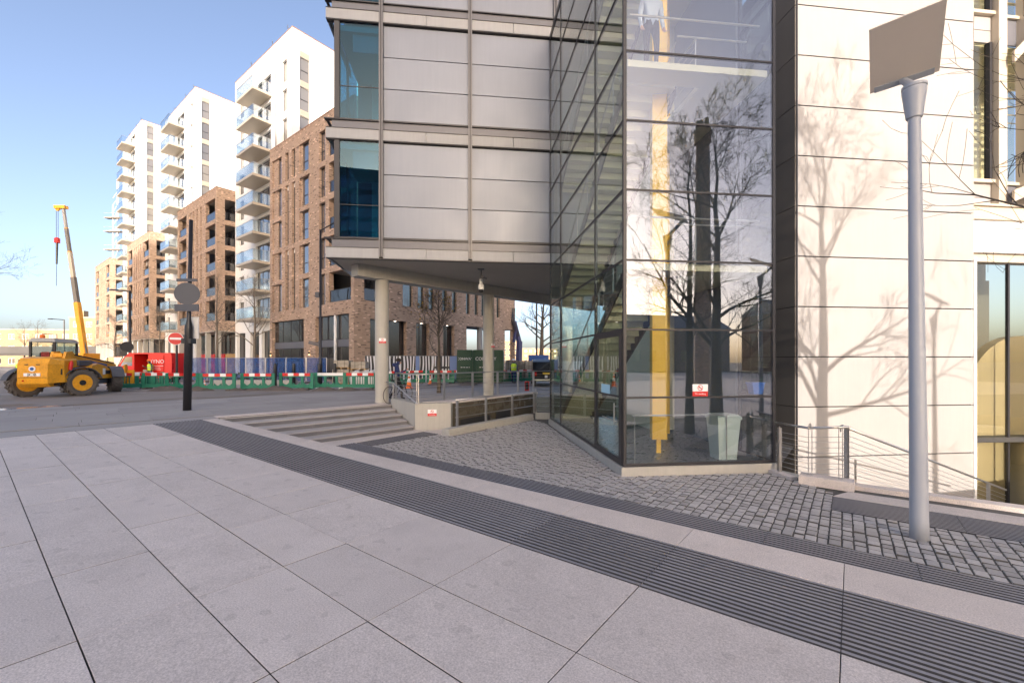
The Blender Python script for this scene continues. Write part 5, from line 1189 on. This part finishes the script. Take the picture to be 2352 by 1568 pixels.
m = MB('plastic_dark'); m.bbox(.56, .9, .15, 1.2, 1.45, 1.72, .04); m.build('air_box', JC); m = MB('black'); m.box(.5, .56, -.02, .16, 1.5, 2.02); m.build('hose_guard', JC)
m = MB('plastic_dark'); m.box(.5, .95, 1.0, 2.4, .5, .72); m.build('tank', JC)
for sx, y, rz in ((-1, 0, -38), (1, 0, -38), (-1, 2.95, 38), (1, 2.95, 38)):
    wheel(JC, (sx*1.02, y, .64), rz, .64, .44, 'jcb', 16)
    m = MB('plastic_dark'); m.T = Matrix.Translation((sx*1.02, y, .64)) @ Matrix.Rotation(R(rz), 4, 'Z'); rr = .74; n = 8; v = []
    for k in range(n+1):
        a = R(15+(150)*k/n)
        for x in (-.26, .26):
            for q in (0, .03): v.append((x, (rr+q)*math.cos(a), (rr+q)*math.sin(a)*.98))
    f = []
    for k in range(n): b0, b1 = 4*k, 4*k+4; f += [(b0, b0+2, b1+2, b1), (b0+1, b1+1, b1+3, b0+3), (b0, b1, b1+1, b0+1), (b0+2, b0+3, b1+3, b1+2)]
    m._add(v, f); m.build('mudguard', JC)
cb = [(-1.02, .3), (-.12, .3), (-.12, 1.95), (-1.02, 1.95)]
m = MB('black')
for x, y in cb: m.box(x-.04, x+.04, y-.04, y+.04, 1.15, 2.6)
m.box(-.98, -.16, .27, .33, 1.75, 1.83); m.build('cab_frame', JC)
m = MB('concrete'); m._add([(-1.1, .2, 2.6), (-.04, .2, 2.6), (-.04, 2.05, 2.6), (-1.1, 2.05, 2.6), (-.98, .32, 2.78), (-.16, .32, 2.78), (-.16, 1.9, 2.78), (-.98, 1.9, 2.78)], [(3, 2, 1, 0), (4, 5, 6, 7), (0, 1, 5, 4), (1, 2, 6, 5), (2, 3, 7, 6), (3, 0, 4, 7)]); m.build('cab_roof', JC)
for bx in ((-.98, -.16, .29, .30, 1.83, 2.59), (-.125, -.115, .34, 1.91, 1.6, 2.59), (-.98, -.16, 1.94, 1.95, 1.3, 2.59)): m = MB('glass_side'); m.box(*bx); m.build('cab_pane', JC)
m = MB('jcb'); m.box(-1.02, -.12, .28, 1.97, .85, 1.2); m.box(-.98, -.13, .28, .32, 1.201, 1.74); m.build('cab_base', JC)
m = MB('black_matt'); m.bbox(-.8, -.35, .6, 1.05, 1.2, 1.5, .04); m.bbox(-.8, -.35, .5, .62, 1.5, 2.1, .04); m.build('seat', JC)
m = MB('red'); m.bbox(-.7, -.4, .42, .5, 1.86, 2.12, .03); m.build('head_rest', JC)
dr = MB('black'); dr.T = Matrix.Translation((-1.06, 1.9, 0)) @ Matrix.Rotation(R(120), 4, 'Z')
for bx in ((0, .05, -.02, .02, 1.2, 2.55), (.9, .95, -.02, .02, 1.2, 2.3), (.051, .899, -.02, .02, 2.45, 2.55), (.051, .899, -.02, .02, 1.2, 1.27)): dr.box(*bx)
dd = dr.build('cab_door', JC); m = MB('glass_side'); m.T = dr.T; m.box(.051, .899, -.006, .006, 1.271, 2.449); m.build('door_pane', dd)
m = MB('hivis_orange'); m.lathe([(.09, 2.78), (.1, 2.86), (.08, 2.95), (.03, 2.97)], (-.75, .6, 0), 12); m.build('beacon', JC, True)
m = MB('black'); m.tube((1.05, 3.2, 1.4), (1.25, 3.35, 2.0), .02, None, 6); m.disc((1.25, 3.35, 2.1), .16, (.3, -1, 0), .04, 16); m.build('mirror', JC)

def van(label, loc, rz, body, L_=4.9, H=2.3, open_side=True, name='van', cat='van'):
    t = thing(name, label, cat, loc, rz); w_ = .95
    pr = [(0, .35), (0, 1.05), (.75, 1.25), (1.25, 2.05), (1.6, H), (L_-.08, H), (L_, 2.0), (L_, .35)]
    m = MB(body); 
    if open_side:
        x0, x1 = 2.0, 3.1
        m.ext([p for p in pr[:3]]+[(1.25, 2.05), (1.6, H), (x0, H), (x0, .35)], -w_, w_, 'y'); m.ext([(x1, .35), (x1, H), (L_-.08, H), (L_, 2.0), (L_, .35)], -w_, w_, 'y'); m.box(x0, x1, -w_, w_, H-.1, H); m.box(x0, x1, -w_, w_, .35, .5); m.box(x0, x1, .8, w_, .501, H-.101)
    else: m.ext(pr, -w_, w_, 'y')
    m.build('body', t)
    m = MB('car_glass'); m.ext([(.95, 1.3), (1.33, 1.98), (1.85, 2.0), (1.85, 1.3)], -w_-.006, -w_+.0, 'y'); m.build('side_window', t)
    m = MB('car_glass'); m._add([(.72, -.85, 1.27), (1.22, -.85, 2.03), (1.22, .85, 2.03), (.72, .85, 1.27)], [(0, 1, 2, 3)]); m.build('windscreen', t)
    if open_side:
        m = MB('black_matt'); m.box(2.01, 3.09, .7, .79, .51, H-.11); m.build('load_space', t)
        for k in range(3): m = MB('pallet'); m.box(2.05+.34*k, 2.33+.34*k, -.6, .5, .51, .8+.2*(k % 2)); m.build('crate', t)
        m = MB(body); m.box(3.12, 4.3, -w_-.05, -w_-.012, .55, 2.1); m.build('sliding_door', t)
    for x in (.85, L_-1.05):
        for s in (-1, 1): wheel(t, (x, s*.82, .34), 90, .34, .22, 'frame_mid')
    m = MB('black'); m.box(-.06, .1, -.9, .9, .35, .6); m.box(L_-.03, L_+.06, -.9, .9, .35, .6); m.build('bumper', t)
    for s in (-1, 1):
        m = MB('sign_white'); m.box(-.015, .08, s*.75-.13, s*.75+.13, .75, .98); m.build('headlight', t); m = MB('lens_red'); m.box(L_-.04, L_+.012, s*.86-.06, s*.86+.06, 1.0, 1.5); m.build('tail_light', t)
    return t
V = van('bright red van with open side door and white lettering beyond the barriers', (-31.2, 34.6, 0), 0, 'brightred')
text('lettering', 'DYNO', .42, 'sign_white', V, (3.75, -1.003, 1.62), (R(90), 0, 0), .004)
for k, wd in enumerate((.8, .55, .6)): m = MB('sign_white'); m.box(3.5, 3.5+wd, -1.004, -1.0005, 1.28-.14*k, 1.31-.14*k); m.build('small_print', V)
van('white van cut off by the left edge of the road', (-47.0, 36.0, 0), -20, 'white_paint', 4.8, 2.1, False)
van('silver van parked under the viaduct behind the telehandler', (-38.2, 40.0, 0), 15, 'steel', 4.6, 2.0, False)
DU = thing('site_dumper', 'small red site dumper behind the telehandler at the left', 'dumper', (-36.5, 34.5, 0), 25)
m = MB('red'); m._add([(-.6, 0, .6), (.6, 0, .6), (.6, .8, .6), (-.6, .8, .6), (-.8, -.5, 1.35), (.8, -.5, 1.35), (.8, 1.1, 1.35), (-.8, 1.1, 1.35)], [(3, 2, 1, 0), (0, 1, 5, 4), (1, 2, 6, 5), (2, 3, 7, 6), (3, 0, 4, 7)]); m.build('skip', DU)
m = MB('red'); m.bbox(-.5, .5, 1.2, 2.4, .5, 1.0, .06); m.build('body', DU); m = MB('black'); m.tube((-.45, 1.4, 1), (-.45, 1.4, 2.3), .03, None, 6); m.tube((.45, 1.4, 1), (.45, 1.4, 2.3), .03, None, 6); m.tube((-.45, 1.4, 2.3), (.45, 1.4, 2.3), .03, None, 6); m.build('roll_bar', DU)
for x in (-.7, .7):
    for y in (.3, 2.0): wheel(DU, (x, y, .4), 0, .4, .28, 'frame_mid')
TX = thing('black_taxi', 'black cab seen from behind on the street, half hidden by the glass tower', 'taxi', (2.25, 28.3, 0), 0)
m = MB('taxi'); m.ext([(0, .35), (-.05, .7), (.02, 1.0), (.25, 1.05), (.62, 1.62), (1.0, 1.78), (2.2, 1.8), (2.7, 1.72), (3.3, 1.15), (4.3, 1.0), (4.5, .75), (4.5, .35)], -.86, .86); m.build('body', TX)
m = MB('car_glass'); m._add([(-.68, .285, 1.12), (.68, .285, 1.12), (.6, .57, 1.58), (-.6, .57, 1.58)], [(0, 1, 2, 3)]); m.build('rear_window', TX)
for s in (-1, 1): m = MB('car_glass'); m.ext([(.55, 1.1), (.85, 1.6), (2.5, 1.64), (3.1, 1.12)], s*.861-.004, s*.861+.004); m.build('side_window', TX)
for s in (-1, 1): m = MB('lens_red'); m.box(s*.72-.07, s*.72+.07, -.055, .0, .72, .95); m.build('tail_light', TX)
m = MB('plate_yellow'); m.box(-.26, .26, -.065, -.03, .80, .92); m.build('number_plate', TX); m = MB('sign_white'); m.box(-.12, .06, -.06, -.02, .58, .74); m.build('licence_plate', TX)
m = MB('steel'); m.box(-.84, .84, -.1, -.02, .4, .5); m.build('bumper', TX)
for x in (-.76, .76):
    for y in (.85, 3.6): wheel(TX, (x, y, .33), 0, .33, .2, 'steel')
# mobile cranes
CR = thing('mobile_crane', 'yellow mobile crane with a long raised telescopic boom and hook', 'crane', (-59.5, 60, 0))
b0, b1 = Vector((0.6, 0, 2.6)), Vector((-2.35, 0, 22.9)); dirn = (b1-b0)
def boomseg(mb, t0, t1, wd):
    a, c = b0+dirn*t0, b0+dirn*t1; n1 = Vector((1, 0, .145)).normalized()*wd/2; n2 = Vector((0, wd*.45, 0)); mb._add([a-n1-n2, a+n1-n2, a+n1+n2, a-n1+n2, c-n1-n2, c+n1-n2, c+n1+n2, c-n1+n2], [(3, 2, 1, 0), (4, 5, 6, 7), (0, 1, 5, 4), (1, 2, 6, 5), (2, 3, 7, 6), (3, 0, 4, 7)])
for t0, t1, wd, mm in ((0, .35, .95, 'jcb'), (.34, .52, .8, 'stone_dark'), (.51, .69, .68, 'beige_metal'), (.685, .85, .56, 'stone_dark'), (.845, 1, .46, 'stone_panel')): m = MB(mm); boomseg(m, t0, t1, wd*.62); m.build('boom_section', CR)
for t0 in (.345, .515, .69, .85): m = MB('jcb'); boomseg(m, t0-.006, t0+.006, (.98-.55*t0)*.65); m.build('boom_collar', CR)
m = MB('jcb'); m.box(-3.4, -1.9, -.3, .3, 22.6, 23.0); m.disc((-3.1, 0, 22.6), .3, (0, 1, 0), .15, 14); m.build('boom_head', CR)
m = MB('black'); m.tube((-3.3, 0, 22.5), (-3.3, 0, 18.6), .03, None, 5); m.tube((-3.05, 0, 22.5), (-3.05, 0, 18.6), .03, None, 5); m.build('hoist_rope', CR)
m = MB('red'); m.bbox(-3.42, -2.95, -.2, .2, 17.9, 18.65, .12); m.build('hook_block', CR); m = MB('black'); m.tube((-3.2, 0, 17.9), (-3.25, 0, 15.0), .13, .1, 8); m.tube((-3.25, 0, 15.0), (-3.3, 0, 12.0), .03, None, 5); m.build('sling', CR)
m = MB('jcb'); m.box(-1.2, 1.6, -1.2, 1.2, 1.5, 2.7); m.build('slew_body', CR); m = MB('jcb'); m.box(-4, 4, -1.3, 1.3, .7, 1.3); m.build('carrier', CR); m = MB('car_glass'); m.bbox(-2.2, -1.21, -1.2, -.2, 1.31, 2.7, .1); m.build('cab', CR)
m = MB('frame_mid'); m.tube((1.0, 0, 1.9), (b0+dirn*.22), .16, .12, 8); m.build('luffing_ram', CR)
for x in (-3.2, -1.8, 1.8, 3.2):
    for s in (-1, 1): wheel(CR, (x, s*1.1, .6), 90, .6, .4, 'frame_mid')
C2 = thing('folded_crane', 'dark blue folded lorry crane standing at the end of the side street', 'crane', (.75, 50, 0))
for a, c, r_ in (((0, 0, .6), (.1, 0, 3.9), .55), ((.1, 0, 3.7), (-.5, 0, 6.2), .42), ((-.5, 0, 6.0), (-.95, 0, 7.8), .26), ((-.3, .3, 5.0), (-.9, .3, 7.9), .2), ((-.55, -.3, 3.8), (-.3, -.3, 5.2), .25)): m = MB('crane_blue'); m.tube(a, c, r_*.8, r_*.7, 6); m.build('arm', C2)
m = MB('crane_blue'); m.box(-.8, .8, -.6, .6, 0, .7); m.build('base', C2)
for k in range(4): m = MB('black'); m.path([(-.3+.15*k, -.35, 4.5), (-.8+.12*k, -.5, 6.2), (-.7+.1*k, -.3, 7.7)], .04, 5); m.build('hose', C2)
HM = thing('hoist_mast', 'pale lattice hoist mast with work platforms beside the farthest white tower', 'mast', (-87.5, 96, 0))
m = MB('white_paint')
for x, y in ((-.5, 0), (.5, 0), (0, .8)): m.tube((x, y, 0), (x, y, 36 if x < 0 else 42), .09, None, 5)
for k in range(26): m.tube((-.5, 0, 1.5*k), (.5, 0, 1.5*k+1.5), .05, None, 4)
m.build('lattice', HM)
for z in (22, 26, 30, 33): m = MB('pallet'); m.box(-2.0, 1.6, -.6, .6, z, z+.18); m.build('platform', HM); m = MB('steel'); m.box(-2.0, 1.6, -.62, -.58, z+1.0, z+1.06); m.build('guard_rail', HM)

# bicycle leaning on the column
BK = thing('bicycle', 'bicycle leaning against the round column at the top of the steps', 'bicycle', (-4.86, 17.25, 0), 62)
def ring(m, c, r, t, n=28):
    pts = [(c[0]+r*math.cos(6.2832*k/n), 0, c[2]+r*math.sin(6.2832*k/n)) for k in range(n+1)]; m.path(pts, t, 6, 0, False)
for x in (0, 1.02):
    m = MB('rubber'); ring(m, (x, 0, .34), .33, .017); w_ = m.build('wheel', BK); m = MB('steel'); [m.tube((x, 0, .34), (x+.32*math.cos(k*.628), 0, .34+.32*math.sin(k*.628)), .002, None, 3) for k in range(10)]; m.build('spokes', w_)
m = MB('black'); [m.tube(a, c, .016, None, 6) for a, c in (((0, 0, .34), (.42, 0, .3)), ((.42, 0, .3), (.3, 0, .85)), ((.3, 0, .82), (0, 0, .34)), ((.42, 0, .3), (.85, 0, .78)), ((.31, 0, .78), (.83, 0, .84)), ((.82, 0, .9), (1.02, 0, .34)))]; m.build('frame', BK)
m = MB('black'); m.path([(.78, -.25, .95), (.86, -.2, 1.0), (.86, .2, 1.0), (.78, .25, .95)], .015, 6); m.build('handlebar', BK); m = MB('black_matt'); m.bbox(.16, .42, -.07, .07, .87, .93, .02); m.build('saddle', BK)

# ================================================================ PEOPLE
def person(label, loc, rz, pose, cloth, ht=1.75, vest=None, helmet=None, hood=False, hair=True, sex='person'):
    """one continuous body grown from a jointed skeleton; clothing colours follow the bones"""
    k = ht/1.75; J = {}; J.update(pose_base); J.update(pose)
    bones = [('pel', 'sp', 't'), ('sp', 'ch', 't'), ('ch', 'nk', 't'), ('nk', 'hd0', 's'), ('hd0', 'hd1', 's'), ('hd1', 'hd2', 'h'), ('hd0', 'nose', 's')]
    for s in 'LR':
        bones += [('ch', 'sh'+s, 't'), ('sh'+s, 'el'+s, 't'), ('el'+s, 'wr'+s, 't'), ('wr'+s, 'ha'+s, 's'), ('pel', 'hp'+s, 'l'), ('hp'+s, 'kn'+s, 'l'), ('kn'+s, 'an'+s, 'l'), ('an'+s, 'to'+s, 'b')]
    rad = dict(pel=.135, sp=.125, ch=.15, nk=.06, hd0=.085, hd1=.095, hd2=.075, nose=.018, sh=.078, el=.05, wr=.036, ha=.034, hp=.1, kn=.066, an=.05, to=.04)
    V_ = {}; bm = bmesh.new(); lay = bm.verts.layers.skin.verify()
    def vt(n):
        if n not in V_:
            v = bm.verts.new(Vector(J[n])*k); r_ = rad.get(n, rad.get(n[:-1], .05))*k; v[lay].radius = (r_, r_); V_[n] = v
        return V_[n]
    vt('pel')[lay].use_root = True; seg = []
    for a, c, tp in bones: bm.edges.new((vt(a), vt(c))); seg.append((Vector(J[a])*k, Vector(J[c])*k, tp))
    for s in 'LR':
        h = Vector(J['ha'+s])*k; d = (h-Vector(J['wr'+s])*k).normalized(); sd = d.cross(Vector((0, 1, .3))).normalized()
        for i in range(5):
            o = sd*(.027-.018*i)*k if i < 4 else -sd*.03*k; ln = (.055, .07, .066, .05, .045)[i]*k; dv = d if i < 4 else (d-sd).normalized()
            a = bm.verts.new(h+o+dv*.015*k); e = bm.verts.new(h+o+dv*ln+Vector((0, 0, -.012*k))); bm.edges.new((V_['ha'+s], a)); bm.edges.new((a, e)); a[lay].radius = (.009*k,)*2; e[lay].radius = (.007*k,)*2; seg.append((h, e.co.copy(), 's'))
    me = bpy.data.meshes.new('tmp'); bm.to_mesh(me); bm.free(); ob = bpy.data.objects.new('tmp', me); COL.objects.link(ob)
    ob.modifiers.new('s', 'SKIN').use_smooth_shade = True; sb = ob.modifiers.new('d', 'SUBSURF'); sb.levels = 1; sb.render_levels = 1
    mm = bpy.data.meshes.new_from_object(ob.evaluated_get(bpy.context.evaluated_depsgraph_get())); bpy.data.objects.remove(ob)
    names = dict(t=cloth[0], l=cloth[1], s='skin', h='hair' if hair else 'skin', b='black'); keys = list(names); mm.materials.clear()
    for q in keys: mm.materials.append(mt[names[q]])
    for f in mm.polygons:
        c = f.center; best = 9; bt = 't'
        for a, e, tp in seg:
            d = e-a; t_ = max(0, min(1, (c-a).dot(d)/max(d.length_squared, 1e-9))); q = (a+d*t_-c).length/((.16 if tp in 'tl' else .07))
            if q < best: best = q; bt = tp
        f.material_index = keys.index(bt); f.use_smooth = True
    mm.name = 'person'; t = bpy.data.objects.new('person', mm); COL.objects.link(t); t.location = loc; t.rotation_euler = (0, 0, R(rz)); tag(t, label, sex)
    ch = Vector(J['ch'])*k; pe = Vector(J['sp'])*k; h1 = Vector(J['hd1'])*k
    if vest:
        m = MB(vest); ax_ = (ch-pe)
        m.lathe([(.19*k, -.16*k), (.2*k, .0), (.215*k, .2*k), (.2*k, .3*k), (.11*k, .37*k)], (0, 0, 0), 16, 0, Matrix.Translation(pe) @ ax_.to_track_quat('Z', 'Y').to_matrix().to_4x4() @ Matrix.Diagonal((1.08, .86, 1, 1))); v_ = m.build('hi_vis_vest', t, True)
        m = MB('steel'); m.lathe([(.212*k, .04), (.216*k, .09)], (0, 0, 0), 16, 0, Matrix.Translation(pe) @ ax_.to_track_quat('Z', 'Y').to_matrix().to_4x4() @ Matrix.Diagonal((1.08, .86, 1, 1))); m.build('reflective_band', v_)
    if helmet: m = MB(helmet); m.lathe([(.15*k, .02), (.125*k, .035), (.12*k, .09), (.08*k, .135), (.02*k, .15)], h1+Vector((0, .005, .02)), 16); m.build('helmet', t, True)
    elif hair: m = MB('hair'); m.lathe([(.085*k, -.02), (.112*k, .03), (.105*k, .08), (.06*k, .12), (.01*k, .13)], h1+Vector((0, -.022*k, .012)), 14); m.build('hair', t, True)
    if hood: m = MB(cloth[0]); m.lathe([(.05*k, -.1), (.13*k, -.05), (.15*k, .02), (.12*k, .07), (.1*k, .06)], Vector(J['nk'])*k+Vector((0, -.07*k, .0)), 14); m.build('hood', t, True)
    return t
pose_base = dict(pel=(0, 0, .95), sp=(0, 0, 1.1), ch=(0, .0, 1.34), nk=(0, .01, 1.5), hd0=(0, .03, 1.58), hd1=(0, .03, 1.655), hd2=(0, .015, 1.72), nose=(0, .135, 1.62),
    shL=(-.19, 0, 1.41), shR=(.19, 0, 1.41), elL=(-.24, -.02, 1.12), elR=(.24, -.02, 1.12), wrL=(-.24, .06, .88), wrR=(.24, .06, .88), haL=(-.24, .09, .8), haR=(.24, .09, .8),
    hpL=(-.1, 0, .9), hpR=(.1, 0, .9), knL=(-.11, .03, .5), knR=(.11, .03, .5), anL=(-.11, 0, .09), anR=(.11, 0, .09), toL=(-.12, .16, .045), toR=(.12, .16, .045))
walk = dict(knL=(-.1, .2, .52), anL=(-.1, .18, .1), toL=(-.1, .34, .05), knR=(.1, -.02, .5), anR=(.1, -.3, .14), toR=(.1, -.2, .04))
phone = dict(elR=(.25, .1, 1.15), wrR=(.14, .34, 1.25), haR=(.11, .42, 1.3), hd0=(0, .06, 1.57), hd1=(0, .08, 1.64), hd2=(0, .07, 1.71), nose=(0, .18, 1.585))
pm = person('person in a navy hooded jacket and black trousers walking past the column, holding a phone', (-4.95, 18.75, 0), -78, {**walk, **phone}, ('navy', 'trousers'), 1.78, hood=True)
m = MB('black'); m.T = Matrix.Translation((.115, .5, 1.37)) @ Matrix.Rotation(R(-35), 4, 'X'); m.box(-.035, .035, -.006, .006, -.07, .07); ph = m.build('mobile_phone', None); ph.matrix_world = pm.matrix_basis.copy(); tag(ph, 'black mobile phone held up by the person in navy', 'phone')
person('person in orange helmet and yellow hi-vis vest looking down beside the red van', ground_at(345, 879), 150, {**phone}, ('plastic_dark', 'trousers'), 1.74, 'hivis', 'hivis_orange')
person('person in white helmet and hi-vis vest standing by the no entry sign', ground_at(394, 878), 70, {}, ('trousers', 'trousers'), 1.82, 'hivis', 'sign_white')
person('person in white helmet and open hi-vis vest near the black taxi', ground_at(1180, 880), 180, walk, ('navy', 'navy'), 1.78, 'hivis', 'sign_white')
person('person in yellow hi-vis vest half hidden behind the telehandler', ground_at(47, 884), 200, {}, ('hivis', 'trousers'), 1.75, 'hivis')
person('person in pale shirt and dark trousers standing behind the glass high in the tower', TWm @ Vector((.75, .36, 7.93)), 186, {}, ('shirt', 'trousers'), 1.78)
